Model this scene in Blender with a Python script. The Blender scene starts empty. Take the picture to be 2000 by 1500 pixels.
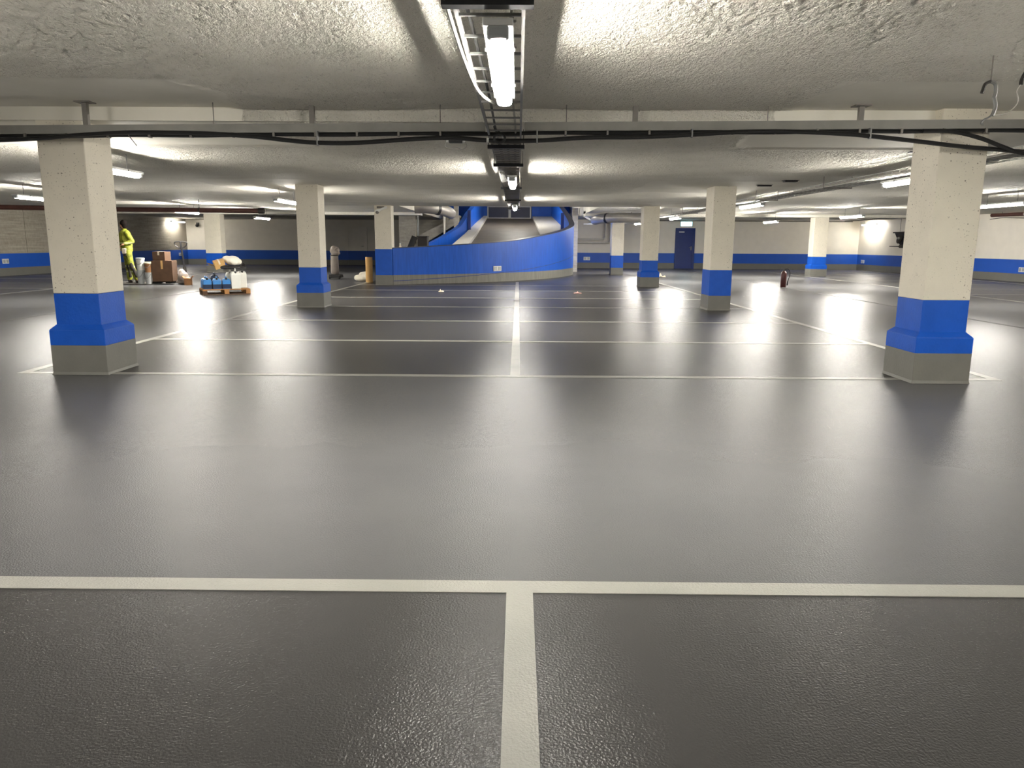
import bpy, math, random
import numpy as np
from mathutils import Vector, Matrix

# ------------------------------------------------------------------ camera, world, exposure
scene = bpy.context.scene
COL = scene.collection
CAM_H = 1.3
cam_data = bpy.data.cameras.new('camera')
cam_data.sensor_width = 36.0
cam_data.lens = 1460.0 / 2000.0 * 36.0
cam_data.clip_end = 200
cam = bpy.data.objects.new('camera', cam_data)
COL.objects.link(cam)
PITCH, YAW, ROLL = math.radians(10.71), math.radians(0.40), 0.006
cam.matrix_world = (Matrix.Translation((0, 0, CAM_H)) @ Matrix.Rotation(YAW, 4, 'Z')
                    @ Matrix.Rotation(math.pi / 2 - PITCH, 4, 'X') @ Matrix.Rotation(ROLL, 4, 'Z'))
scene.camera = cam
world = bpy.data.worlds.new('world')
scene.world = world
world.use_nodes = True
world.node_tree.nodes['Background'].inputs[0].default_value = (1, 0.95, 0.85, 1)
world.node_tree.nodes['Background'].inputs[1].default_value = 0.0
scene.view_settings.view_transform = 'Standard'
scene.view_settings.look = 'None'
scene.view_settings.gamma = 1.0
scene.view_settings.use_curve_mapping = False
scene.view_settings.exposure = 1.08
LAMP_POWER = 125.0
scene.cycles.max_bounces = 6
scene.cycles.diffuse_bounces = 5
scene.cycles.glossy_bounces = 3
scene.cycles.use_light_tree = False
scene.cycles.transmission_bounces = 1

rnd = random.Random(7)

# ------------------------------------------------------------------ materials
def srgb(r, g, b):
    f = lambda c: c / 255 / 12.92 if c <= 10 else ((c / 255 + 0.055) / 1.055) ** 2.4
    return (f(r), f(g), f(b), 1)

class NT:
    def __init__(self, name):
        self.m = bpy.data.materials.new(name)
        self.m.use_nodes = True
        self.t = self.m.node_tree
        self.b = self.t.nodes['Principled BSDF']
    def n(self, typ, **kw):
        nd = self.t.nodes.new(typ)
        for k, v in kw.items():
            if k.startswith('i_'):
                key = k[2:]
                nd.inputs[int(key) if key.isdigit() else key].default_value = v
            else:
                setattr(nd, k, v)
        return nd
    def l(self, a, b):
        self.t.links.new(a, b)
    def math(self, op, a, b=None, clamp=False):
        nd = self.t.nodes.new('ShaderNodeMath'); nd.operation = op; nd.use_clamp = clamp
        for i, v in enumerate((a, b)):
            if v is None: continue
            if isinstance(v, (int, float)): nd.inputs[i].default_value = v
            else: self.l(v, nd.inputs[i])
        return nd.outputs[0]
    def pos(self):
        return self.n('ShaderNodeNewGeometry').outputs['Position']
    def xyz(self, v):
        s = self.n('ShaderNodeSeparateXYZ'); self.l(v, s.inputs[0]); return s.outputs
    def noise(self, vec, scale, detail=3, rough=0.55, dist=0.0):
        nd = self.n('ShaderNodeTexNoise'); self.l(vec, nd.inputs['Vector'])
        nd.inputs['Scale'].default_value = scale; nd.inputs['Detail'].default_value = detail
        nd.inputs['Roughness'].default_value = rough; nd.inputs['Distortion'].default_value = dist
        return nd.outputs[0]
    def ramp(self, fac, a, b, ca=(0, 0, 0, 1), cb=(1, 1, 1, 1)):
        nd = self.n('ShaderNodeValToRGB'); self.l(fac, nd.inputs[0])
        e = nd.color_ramp.elements
        e[0].position = a; e[0].color = ca; e[1].position = b; e[1].color = cb
        return nd.outputs[0]
    def mix(self, fac, a, b):
        nd = self.n('ShaderNodeMix', data_type='RGBA')
        for s, v in ((nd.inputs[0], fac), (nd.inputs[6], a), (nd.inputs[7], b)):
            if isinstance(v, (int, float, tuple)): s.default_value = v
            else: self.l(v, s)
        return nd.outputs[2]
    def bump(self, h, strength, distance, normal=None):
        nd = self.n('ShaderNodeBump'); self.l(h, nd.inputs['Height'])
        nd.inputs['Strength'].default_value = strength if isinstance(strength, (int, float)) else 1
        if not isinstance(strength, (int, float)): self.l(strength, nd.inputs['Strength'])
        nd.inputs['Distance'].default_value = distance
        if normal is not None: self.l(normal, nd.inputs['Normal'])
        return nd.outputs[0]
    def set(self, **kw):
        for k, v in kw.items():
            s = self.b.inputs[k.replace('_', ' ')]
            if isinstance(v, (int, float, tuple)): s.default_value = v
            else: self.l(v, s)
        return self.m

M = {}
def simple(name, col, rough=0.6, metal=0.0, var=0.12, scale=6.0, bump=0.0, bscale=60.0, spec=0.5):
    t = NT(name)
    v = t.n('ShaderNodeTexCoord').outputs['Object']
    c2 = tuple(c * (1 - var) for c in col[:3]) + (1,)
    c3 = tuple(min(1, c * (1 + var)) for c in col[:3]) + (1,)
    t.set(Base_Color=t.ramp(t.noise(v, scale, 4), 0.3, 0.7, c2, c3), Roughness=rough, Metallic=metal)
    t.b.inputs['Specular IOR Level'].default_value = spec
    if bump:
        t.set(Normal=t.bump(t.noise(v, bscale, 4), bump, 0.01))
    M[name] = t.m
    return t.m

BLUE = srgb(22, 84, 186)
GREY = srgb(112, 111, 104)
WHITE = srgb(214, 207, 190)

# floor: glossy epoxy with an orange-peel grain; parking bays are coated in a slightly darker grey
def floor_mat(name, line=False):
    t = NT(name)
    p = t.pos(); x, y, z = t.xyz(p)[:3]
    cloud = t.noise(p, 0.55, 4)
    if line:
        base = t.ramp(t.noise(p, 2.5, 4), 0.3, 0.7, srgb(146, 145, 139), srgb(158, 156, 149))
    else:
        drive = t.ramp(cloud, 0.3, 0.72, srgb(87, 87, 88), srgb(95, 95, 95))
        bay = t.ramp(cloud, 0.3, 0.72, srgb(64, 63, 62), srgb(70, 69, 68))
        near = t.math('LESS_THAN', y, 2.65)
        far = t.math('MULTIPLY', t.math('GREATER_THAN', y, 7.29),
                     t.math('MULTIPLY', t.math('GREATER_THAN', x, -4.9), t.math('LESS_THAN', x, 4.7)))
        base = t.mix(t.math('MAXIMUM', near, far), drive, bay)
    grain = t.noise(p, 125.0, 1, 0.5)
    hh = t.math('ADD', grain, t.math('MULTIPLY', t.noise(p, 6.0, 1), 0.5))
    nrm = t.bump(hh, 0.28, 0.010)
    t.set(Base_Color=base, Roughness=0.27, Normal=nrm)
    t.b.inputs['Specular IOR Level'].default_value = 0.09
    M[name] = t.m
floor_mat('epoxy_floor')
floor_mat('line_paint', True)

# ceiling: rough sprayed plaster, trowelled smooth in square fields around the column heads
def ceiling_mat():
    t = NT('ceiling_plaster')
    p = t.pos(); x, y, z = t.xyz(p)[:3]
    wob = t.math('MULTIPLY', t.math('SUBTRACT', t.noise(p, 1.2, 3), 0.5), 0.5)
    dx = t.math('PINGPONG', t.math('ADD', t.math('ADD', x, wob), 4.22 + 83.5), 4.175)
    dy = t.math('PINGPONG', t.math('ADD', y, -7.45 + 78.5), 3.925)
    smooth = t.math('MULTIPLY', t.math('LESS_THAN', dx, 1.75), t.math('LESS_THAN', dy, 1.55))
    mp = t.n('ShaderNodeMapping'); t.l(p, mp.inputs[0])
    mp.inputs['Rotation'].default_value = (0, 0, 0.7); mp.inputs['Scale'].default_value = (1.0, 0.6, 1)
    n1 = t.noise(mp.outputs[0], 36, 4, 0.6, 0.5)
    n2 = t.noise(mp.outputs[0], 100, 2, 0.6)
    big = t.noise(p, 1.3, 4)
    h = t.math('ADD', t.math('MULTIPLY', n1, 1.0), t.math('MULTIPLY', n2, 0.35))
    st = t.math('ADD', t.math('MULTIPLY', t.math('SUBTRACT', 1.0, smooth), 0.85), 0.06)
    nrm = t.bump(h, st, 0.045)
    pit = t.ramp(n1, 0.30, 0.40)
    pit_shade = t.math('MULTIPLY', t.math('SUBTRACT', 1.0, pit), t.math('SUBTRACT', 1.0, smooth))
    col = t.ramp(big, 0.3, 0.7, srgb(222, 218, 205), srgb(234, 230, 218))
    col = t.mix(t.math('MULTIPLY', pit_shade, 0.35), col, srgb(96, 90, 76))  # shade inside the plaster pits, put into the colour
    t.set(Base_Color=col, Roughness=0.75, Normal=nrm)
    M['ceiling_plaster'] = t.m
ceiling_mat()

def pitted(name, col, amount=0.50):
    t = NT(name)
    p = t.pos()
    vor = t.n('ShaderNodeTexVoronoi'); t.l(p, vor.inputs['Vector']); vor.inputs['Scale'].default_value = 16
    gate = t.ramp(t.noise(p, 2.2, 3), amount - 0.12, amount)
    spot = t.math('MULTIPLY', t.math('LESS_THAN', vor.outputs['Distance'], 0.11), gate)
    vor2 = t.n('ShaderNodeTexVoronoi'); t.l(p, vor2.inputs['Vector']); vor2.inputs['Scale'].default_value = 42
    spot2 = t.math('MULTIPLY', t.math('LESS_THAN', vor2.outputs['Distance'], 0.16), gate)
    s = t.math('MAXIMUM', spot, t.math('MULTIPLY', spot2, 0.7))
    c1 = tuple(c * 0.93 for c in col[:3]) + (1,)
    base = t.ramp(t.noise(p, 5, 5), 0.3, 0.7, c1, col)
    base = t.mix(t.math('MULTIPLY', s, 0.75), base, srgb(92, 84, 70))
    nrm = t.bump(t.math('ADD', t.noise(p, 60, 3), t.math('MULTIPLY', s, -2.0)), 0.25, 0.008)
    t.set(Base_Color=base, Roughness=0.7, Normal=nrm)
    M[name] = t.m
pitted('column_paint', srgb(224, 217, 200))
simple('blue_paint', BLUE, 0.42, var=0.07, bump=0.25, bscale=45, spec=0.3)
simple('grey_paint', GREY, 0.5, var=0.06, bump=0.15, bscale=40)
simple('white_paint', WHITE, 0.65, var=0.03, bump=0.08, bscale=30)

def banded_wall(name, upper):
    """painted wall: grey skirting to 0.29 m, blue dado to 0.80 m, light paint or raw concrete above"""
    t = NT(name)
    p = t.pos(); z = t.xyz(p)[2]
    nz = t.noise(p, 3.0, 5)
    up = t.ramp(nz, 0.3, 0.7, tuple(c * 0.94 for c in upper[:3]) + (1,), upper)
    bl = t.ramp(nz, 0.3, 0.7, tuple(c * 0.9 for c in BLUE[:3]) + (1,), BLUE)
    gr = t.ramp(nz, 0.3, 0.7, tuple(c * 0.9 for c in GREY[:3]) + (1,), GREY)
    c = t.mix(t.math('GREATER_THAN', z, 0.29), gr, bl)
    c = t.mix(t.math('GREATER_THAN', z, 0.80), c, up)
    t.set(Base_Color=c, Roughness=0.55, Normal=t.bump(t.noise(p, 35, 3), 0.1, 0.008))
    M[name] = t.m
banded_wall('wall_white', srgb(232, 226, 213))
banded_wall('wall_raw', srgb(150, 143, 130))

def raw_concrete(name, a, b):
    t = NT(name)
    p = t.pos()
    mp = t.n('ShaderNodeMapping'); t.l(p, mp.inputs[0]); mp.inputs['Scale'].default_value = (1, 0.35, 7.0)
    boards = t.noise(mp.outputs[0], 2.0, 3)
    f = t.math('ADD', t.math('MULTIPLY', boards, 0.55), t.math('MULTIPLY', t.noise(p, 9, 6, 0.7), 0.45))
    t.set(Base_Color=t.ramp(f, 0.32, 0.68, a, b), Roughness=0.8, Normal=t.bump(f, 0.35, 0.02))
    M[name] = t.m
raw_concrete('board_concrete', srgb(128, 121, 110), srgb(172, 165, 150))
raw_concrete('grey_concrete', srgb(140, 136, 128), srgb(176, 171, 160))

def ramp_wall_mat():
    t = NT('ramp_wall_paint')
    p = t.pos(); z = t.xyz(p)[2]
    mp = t.n('ShaderNodeMapping'); t.l(p, mp.inputs[0]); mp.inputs['Scale'].default_value = (6, 6, 0.7)
    nz = t.noise(mp.outputs[0], 2.5, 4)
    bl = t.ramp(nz, 0.3, 0.7, tuple(c * 0.85 for c in BLUE[:3]) + (1,), tuple(min(1, c * 1.1) for c in BLUE[:3]) + (1,))
    gr = t.ramp(nz, 0.3, 0.7, srgb(112, 110, 102), srgb(128, 126, 118))
    t.set(Base_Color=t.mix(t.math('GREATER_THAN', z, 0.29), gr, bl), Roughness=0.45,
          Normal=t.bump(nz, 0.15, 0.02))
    t.b.inputs['Specular IOR Level'].default_value = 0.25
    M['ramp_wall_paint'] = t.m
ramp_wall_mat()

simple('ramp_asphalt', srgb(82, 76, 69), 0.6, var=0.2, scale=1.5, bump=0.4, bscale=30)
simple('curb_concrete', srgb(186, 184, 178), 0.6, var=0.06)
simple('galvanised', srgb(128, 128, 126), 0.45, 0.6, var=0.12, scale=8)
simple('bright_wire', srgb(186, 186, 182), 0.4, 0.3)
simple('dull_metal', srgb(120, 116, 110), 0.5, 0.6, var=0.15)
simple('channel_grey', srgb(128, 126, 120), 0.5, 0.2, var=0.1)
simple('duct_silver', srgb(168, 164, 158), 0.4, 0.5, var=0.06)
simple('pipe_light', srgb(206, 202, 192), 0.4, 0.2, var=0.05)
simple('cable_black', srgb(22, 22, 22), 0.45, var=0.1)
simple('cable_grey', srgb(164, 160, 152), 0.5, var=0.05)
simple('conduit_white', srgb(214, 212, 204), 0.4, var=0.04)
simple('dark_steel', srgb(44, 42, 40), 0.5, 0.3)
simple('rust_pipe', srgb(74, 42, 34), 0.6, var=0.2)
simple('joint_dark', srgb(58, 54, 48), 0.7)
simple('white_plastic', srgb(226, 226, 222), 0.4, var=0.03)
simple('black_plastic', srgb(24, 24, 26), 0.45)
simple('door_blue', srgb(22, 46, 112), 0.45, var=0.05)
simple('gate_panel', srgb(24, 34, 66), 0.45, var=0.1)
simple('frame_grey', srgb(170, 172, 172), 0.45, 0.3)
simple('cardboard', srgb(150, 108, 70), 0.85, var=0.12)
simple('cardboard_dark', srgb(86, 62, 43), 0.85, var=0.15)
simple('cardboard_light', srgb(200, 160, 100), 0.85, var=0.08)
simple('pallet_wood', srgb(156, 112, 66), 0.8, var=0.25)
simple('pallet_dark', srgb(82, 60, 42), 0.8, var=0.25)
simple('jug_blue', srgb(60, 126, 190), 0.3, var=0.12)
simple('jug_dark', srgb(26, 40, 66), 0.35, var=0.2)
simple('canister_white', srgb(216, 216, 208), 0.35, var=0.04)
simple('sack_white', srgb(232, 226, 210), 0.6, var=0.05)
simple('bag_black', srgb(24, 22, 22), 0.35, var=0.2)
simple('bag_grey', srgb(134, 124, 116), 0.5, var=0.15)
simple('clear_plastic', srgb(176, 180, 180), 0.25, var=0.08)
simple('extinguisher_red', srgb(62, 16, 14), 0.35, var=0.1)
simple('hair_dark', srgb(16, 11, 9), 0.9, spec=0.1)
simple('skin', srgb(176, 128, 100), 0.6, var=0.05)
simple('boot_dark', srgb(44, 38, 34), 0.7)
simple('paper', srgb(226, 214, 190), 0.8)
simple('paper_pink', srgb(226, 176, 164), 0.8)

def hivis(name, bands):
    t = NT(name)
    p = t.pos(); z = t.xyz(p)[2]
    base = t.ramp(t.noise(p, 7, 4), 0.32, 0.68, srgb(92, 96, 16), srgb(150, 156, 42))
    for z0, z1, colr in bands:
        m = t.math('MULTIPLY', t.math('GREATER_THAN', z, z0), t.math('LESS_THAN', z, z1))
        base = t.mix(m, base, colr)
    t.set(Base_Color=base, Roughness=0.75, Normal=t.bump(t.noise(p, 14, 4), 0.6, 0.03))
    M[name] = t.m
hivis('hivis_jacket', [(1.20, 1.235, srgb(176, 180, 120))])
hivis('hivis_trousers', [(0.50, 0.545, srgb(172, 170, 130)), (0.34, 0.385, srgb(172, 170, 130))])

def emit(name, col, power):
    t = NT(name)
    t.set(Base_Color=(0.8, 0.8, 0.8, 1), Emission_Color=col, Emission_Strength=power)
    M[name] = t.m
emit('lamp_diffuser', (1.0, 0.955, 0.875, 1), LAMP_POWER)
emit('lamp_diffuser_strong', (1.0, 0.955, 0.875, 1), LAMP_POWER * 2.4)
emit('lamp_diffuser_weak', (1.0, 0.955, 0.875, 1), LAMP_POWER * 0.4)
emit('exit_glow', (0.42, 0.88, 1.0, 1), 3.0)

# ------------------------------------------------------------------ mesh builder
class MB:
    def __init__(self, xf=None):
        self.v, self.f, self.xf = [], [], xf
    def add(self, vs, fs):
        o = len(self.v)
        self.v += [tuple(self.xf @ Vector(q)) if self.xf else tuple(q) for q in vs]
        self.f += [tuple(i + o for i in q) for q in fs]
        return self
    def box(self, x0, x1, y0, y1, z0, z1):
        return self.add([(x0, y0, z0), (x1, y0, z0), (x1, y1, z0), (x0, y1, z0),
                         (x0, y0, z1), (x1, y0, z1), (x1, y1, z1), (x0, y1, z1)],
                        [(0, 3, 2, 1), (4, 5, 6, 7), (0, 1, 5, 4), (1, 2, 6, 5), (2, 3, 7, 6), (3, 0, 4, 7)])
    def cbox(self, c, s):
        return self.box(c[0] - s[0] / 2, c[0] + s[0] / 2, c[1] - s[1] / 2, c[1] + s[1] / 2, c[2] - s[2] / 2, c[2] + s[2] / 2)
    def frustum(self, b, t, z0, z1):
        (a0, a1, a2, a3), (c0, c1, c2, c3) = b, t
        return self.add([(a0, a2, z0), (a1, a2, z0), (a1, a3, z0), (a0, a3, z0),
                         (c0, c2, z1), (c1, c2, z1), (c1, c3, z1), (c0, c3, z1)],
                        [(0, 3, 2, 1), (4, 5, 6, 7), (0, 1, 5, 4), (1, 2, 6, 5), (2, 3, 7, 6), (3, 0, 4, 7)])
    def tube(self, pts, r, n=8, cap=True):
        pts = [Vector(p) for p in pts]
        rs = r if isinstance(r, (list, tuple)) else [r] * len(pts)
        vs, fs = [], []
        up = None
        for i, p in enumerate(pts):
            d = (pts[min(i + 1, len(pts) - 1)] - pts[max(i - 1, 0)]).normalized()
            if up is None:
                up = Vector((0, 0, 1)) if abs(d.z) < 0.9 else Vector((1, 0, 0))
            a = d.cross(up)
            if a.length < 1e-5: a = d.orthogonal()
            a.normalize(); b = a.cross(d).normalized(); up = b
            for k in range(n):
                t = 2 * math.pi * k / n
                vs.append(p + (a * math.cos(t) + b * math.sin(t)) * rs[i])
        for i in range(len(pts) - 1):
            for k in range(n):
                k2 = (k + 1) % n
                fs.append((i * n + k, i * n + k2, (i + 1) * n + k2, (i + 1) * n + k))
        if cap:
            fs.append(tuple(range(n - 1, -1, -1)))
            fs.append(tuple((len(pts) - 1) * n + k for k in range(n)))
        return self.add(vs, fs)
    def lathe(self, c, prof, n=16):
        vs, fs = [], []
        for r, z in prof:
            for k in range(n):
                t = 2 * math.pi * k / n
                vs.append((c[0] + r * math.cos(t), c[1] + r * math.sin(t), c[2] + z))
        for i in range(len(prof) - 1):
            for k in range(n):
                k2 = (k + 1) % n
                fs.append((i * n + k, i * n + k2, (i + 1) * n + k2, (i + 1) * n + k))
        fs.append(tuple(range(n - 1, -1, -1)))
        fs.append(tuple((len(prof) - 1) * n + k for k in range(n)))
        return self.add(vs, fs)
    def ball(self, c, r, n=10, m=7):
        r = r if isinstance(r, (list, tuple)) else (r, r, r)
        vs, fs = [(c[0], c[1], c[2] - r[2])], []
        for i in range(1, m):
            a = -math.pi / 2 + math.pi * i / m
            for k in range(n):
                t = 2 * math.pi * k / n
                vs.append((c[0] + r[0] * math.cos(a) * math.cos(t), c[1] + r[1] * math.cos(a) * math.sin(t), c[2] + r[2] * math.sin(a)))
        vs.append((c[0], c[1], c[2] + r[2]))
        for k in range(n):
            k2 = (k + 1) % n
            fs.append((0, 1 + k2, 1 + k))
            for i in range(m - 2):
                fs.append((1 + i * n + k, 1 + i * n + k2, 1 + (i + 1) * n + k2, 1 + (i + 1) * n + k))
            fs.append((1 + (m - 2) * n + k, 1 + (m - 2) * n + k2, len(vs) - 1))
        return self.add(vs, fs)
    def capsule(self, p0, p1, r0, r1, n=12):
        p0, p1 = Vector(p0), Vector(p1)
        d = (p1 - p0).normalized() if (p1 - p0).length > 1e-6 else Vector((0, 0, 1))
        pts, rs = [], []
        for k in range(5):
            a = math.pi / 2 * (1 - k / 4)
            pts.append(p0 - d * r0 * math.sin(a)); rs.append(max(r0 * math.cos(a), 1e-4))
        for k in range(5):
            a = math.pi / 2 * k / 4
            pts.append(p1 + d * r1 * math.sin(a)); rs.append(max(r1 * math.cos(a), 1e-4))
        return self.tube(pts, rs, n)
    def strip(self, path, prof_fn):
        """sweep: prof_fn(i) -> list of (offset across, z); path of (x, y)"""
        vs, fs, n = [], [], None
        for i, p in enumerate(path):
            a = Vector(path[max(i - 1, 0)]); b = Vector(path[min(i + 1, len(path) - 1)])
            d = (b - a).normalized(); nr = Vector((d.y, -d.x))
            pr = prof_fn(i); n = len(pr)
            for o, z in pr:
                vs.append((p[0] + nr.x * o, p[1] + nr.y * o, z))
        for i in range(len(path) - 1):
            for k in range(n):
                k2 = (k + 1) % n
                fs.append((i * n + k, i * n + k2, (i + 1) * n + k2, (i + 1) * n + k))
        fs.append(tuple(range(n - 1, -1, -1)))
        fs.append(tuple((len(path) - 1) * n + k for k in range(n)))
        return self.add(vs, fs)
    def mesh(self, name, off=(0, 0, 0)):
        me = bpy.data.meshes.new(name)
        me.from_pydata([(v[0] - off[0], v[1] - off[1], v[2] - off[2]) for v in self.v], [], self.f)
        me.update()
        return me
    def build(self, name, mat, parent=None, bevel=0.0, smooth=False, loc=None):
        off = Vector((0, 0, 0))
        q = parent
        while q is not None:
            off += q.location; q = q.parent
        if loc is not None: off += Vector(loc)
        me = self.mesh(name, off)
        me.materials.append(M[mat])
        if smooth:
            for p in me.polygons: p.use_smooth = True
        o = bpy.data.objects.new(name, me)
        COL.objects.link(o)
        if parent is not None: o.parent = parent
        if loc is not None: o.location = loc
        if smooth:
            md = o.modifiers.new('normals', 'EDGE_SPLIT'); md.split_angle = math.radians(40)
        if bevel:
            md = o.modifiers.new('bevel', 'BEVEL'); md.width = bevel; md.segments = 2; md.limit_method = 'ANGLE'
        return o

def tag(o, label, cat, group=None):
    o['label'] = label; o['category'] = cat
    if group: o['group'] = group
    return o
def thing(name, label, cat, loc, group=None):
    o = bpy.data.objects.new(name, None)
    o.empty_display_size = 0.1
    o.location = loc
    COL.objects.link(o)
    return tag(o, label, cat, group)
def struct(o, label=None):
    o['kind'] = 'structure'
    if label: o['label'] = label
    return o
def copy_tree(o, parent=None):
    c = o.copy(); COL.objects.link(c); c.parent = parent
    for ch in [q for q in bpy.data.objects if q.parent == o]:
        copy_tree(ch, c)
    return c

def remeshed(mb, name, mat, parent=None, voxel=0.012, smooth_it=6, loc=None):
    """fuse overlapping volumes into one continuous smooth surface"""
    o = mb.build(name + '_tmp', mat, parent, loc=loc)
    md = o.modifiers.new('r', 'REMESH'); md.mode = 'VOXEL'; md.voxel_size = voxel; md.use_smooth_shade = True
    if smooth_it:
        ms = o.modifiers.new('s', 'SMOOTH'); ms.iterations = smooth_it; ms.factor = 0.5
    dg = bpy.context.evaluated_depsgraph_get()
    me = bpy.data.meshes.new_from_object(o.evaluated_get(dg))
    o.modifiers.clear()
    old = o.data
    o.data = me; o.name = name; me.name = name
    if not me.materials: me.materials.append(M[mat])
    bpy.data.meshes.remove(old)
    return o

def spline(pts, per=8):
    pts = [Vector(p) for p in pts]
    out = []
    for i in range(len(pts) - 1):
        p0, p1, p2, p3 = pts[max(i - 1, 0)], pts[i], pts[i + 1], pts[min(i + 2, len(pts) - 1)]
        for k in range(per):
            t = k / per
            out.append(0.5 * ((2 * p1) + (p2 - p0) * t + (2 * p0 - 5 * p1 + 4 * p2 - p3) * t * t + (-p0 + 3 * p1 - 3 * p2 + p3) * t ** 3))
    out.append(pts[-1])
    return out

# ------------------------------------------------------------------ room shell
Z_NEAR, Z_FAR, Z_REAR = 2.51, 2.39, 2.50
floor = struct(MB().box(-21, 22, -7, 44, -0.2, 0).build('floor', 'epoxy_floor'), 'glossy grey coated concrete floor with painted parking bays')

cl = MB()
cl.box(-21, 22, -7, 7.22, Z_NEAR, 2.85)
cl.box(-21, 22, 7.22, 23.55, Z_FAR, 2.85)
cl.box(-21, -4.05, 23.55, 44, Z_REAR, 2.85)
cl.box(2.75, 22, 23.55, 44, Z_REAR, 2.85)
cl.box(-21, -4.05, 31.4, 32.3, Z_FAR, 2.6)
cl.box(2.75, 22, 31.4, 32.3, Z_FAR, 2.6)
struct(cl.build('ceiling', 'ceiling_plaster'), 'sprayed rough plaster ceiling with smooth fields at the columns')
# the sprayed plaster coat over the near bay has real relief
def value_noise(xs, ys, sx, sy, seed):
    rs = np.random.RandomState(seed)
    g = rs.rand(256, 256)
    u, v = np.meshgrid(xs * sx, ys * sy, indexing='ij')
    iu, iv = np.floor(u).astype(int), np.floor(v).astype(int)
    fu, fv = u - iu, v - iv
    fu, fv = fu * fu * (3 - 2 * fu), fv * fv * (3 - 2 * fv)
    G = lambda a, b: g[a % 256, b % 256]
    return ((G(iu, iv) * (1 - fu) + G(iu + 1, iv) * fu) * (1 - fv) + (G(iu, iv + 1) * (1 - fu) + G(iu + 1, iv + 1) * fu) * fv)
def plaster(parent, x0, x1, y0, y1, z, step):
    xs = np.arange(x0, x1 + 1e-6, step); ys = np.arange(y0, y1 + 1e-6, step)
    X, Y = np.meshgrid(xs, ys, indexing='ij')
    h = 0.45 * value_noise(xs, ys, 22, 13, 1) + 0.35 * value_noise(xs, ys, 41, 27, 2) + 0.2 * value_noise(xs, ys, 63, 50, 3)
    h = np.abs(h - 0.5) * 2.0
    big = value_noise(xs, ys, 1.1, 0.7, 4)
    wob = (value_noise(xs, ys, 2.0, 2.0, 5) - 0.5) * 0.5
    dx = np.abs(((X + wob + 4.22 + 4.175) % 8.35) - 4.175)
    dy = np.abs(((Y - 7.45 + 3.925) % 7.85) - 3.925)
    smooth = np.clip((1.75 - dx) / 0.12, 0, 1) * np.clip((1.52 - dy) / 0.05, 0, 1)
    cen = np.clip(np.abs(X + 0.12) / 0.9, 0.25, 1)
    amp = 0.021 * (0.55 + 0.9 * big) * (1 - 0.97 * smooth) * cen
    edge = np.clip(np.minimum.reduce([X - x0, x1 - X, Y - y0, y1 - Y]) / 0.04, 0, 1)
    Z = z - 0.002 - edge * amp * (1 - h)
    nx, ny = len(xs), len(ys)
    co = np.stack([X, Y, Z], -1).reshape(-1, 3)
    idx = np.arange(nx * ny).reshape(nx, ny)
    q = np.stack([idx[:-1, :-1], idx[:-1, 1:], idx[1:, 1:], idx[1:, :-1]], -1).reshape(-1)
    me = bpy.data.meshes.new('plaster_coat')
    me.vertices.add(nx * ny); me.vertices.foreach_set('co', co.ravel())
    nq = len(q) // 4
    me.loops.add(nq * 4); me.loops.foreach_set('vertex_index', q)
    me.polygons.add(nq); me.polygons.foreach_set('loop_start', np.arange(nq) * 4)
    me.polygons.foreach_set('use_smooth', np.ones(nq, bool))
    me.update(calc_edges=True); me.validate()
    me.materials.append(M['ceiling_plaster'])
    o = bpy.data.objects.new('plaster_coat', me); COL.objects.link(o); o.parent = parent
    return o
ceil_obj = bpy.data.objects['ceiling']
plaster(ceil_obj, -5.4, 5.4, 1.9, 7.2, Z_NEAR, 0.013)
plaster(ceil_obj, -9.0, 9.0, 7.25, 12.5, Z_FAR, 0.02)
# shaft above the vehicle ramp
sh = MB()
sh.box(-4.3, -4.05, 23.3, 41.3, 2.85, 5.2)
sh.box(2.75, 3.0, 23.3, 41.3, 2.85, 5.2)
sh.box(-4.3, 3.0, 23.3, 23.55, 2.85, 5.2)
struct(sh.build('wall_shaft', 'white_paint'))
struct(MB().box(-4.3, 3.0, 23.3, 41.5, 5.2, 5.4).build('ceiling_shaft', 'ceiling_plaster'))
struct(MB().box(-4.3, 3.0, 41.3, 41.5, 0, 5.2).build('wall_shaft_back', 'blue_paint'))

wl = struct(MB().box(-18.9, -18.6, -7, 43.0, 0, 2.6).build('wall_left', 'wall_raw'), 'raw board-marked concrete side wall with blue and grey painted base')
pan = MB().box(0, 0.02, 0.012, 2.388, 0.012, 0.788).mesh('panel')
pan.materials.append(M['board_concrete'])
for row in range(2):
    for k in range(18):
        y0 = -0.2 + k * 2.4
        if y0 + 2.4 > 42.6: continue
        o = bpy.data.objects.new('panel', pan); COL.objects.link(o); o.parent = wl
        o.location = (-18.6, y0, 0.82 + row * 0.8)
struct(MB().box(-18.6, -4.05, 42.6, 42.9, 0, 2.6).build('wall_back_left', 'wall_white'), 'cream back wall with blue and grey painted base')
struct(MB().box(-4.3, -4.05, 41.3, 42.9, 0, 2.6).build('wall_return', 'wall_white'))
struct(MB().box(2.75, 17.9, 39.95, 40.2, 0, 2.6).build('wall_back_right', 'wall_white'), 'cream back wall with blue band beside the blue door')
wr = MB()
wr.add([(17.8, 40.2, 0), (19.75, -7, 0), (20.0, -7, 0), (18.05, 40.2, 0), (17.8, 40.2, 2.6), (19.75, -7, 2.6), (20.0, -7, 2.6), (18.05, 40.2, 2.6)],
       [(0, 3, 2, 1), (4, 5, 6, 7), (0, 1, 5, 4), (1, 2, 6, 5), (2, 3, 7, 6), (3, 0, 4, 7)])
struct(wr.build('wall_right', 'wall_white'), 'cream side wall with blue and grey painted base')
struct(MB().box(-19, 20, -7.2, -7, 0, 2.6).build('wall_front', 'wall_white'))
def right_wall_x(y): return 17.8 + (40.2 - y) * 1.95 / 47.2

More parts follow.
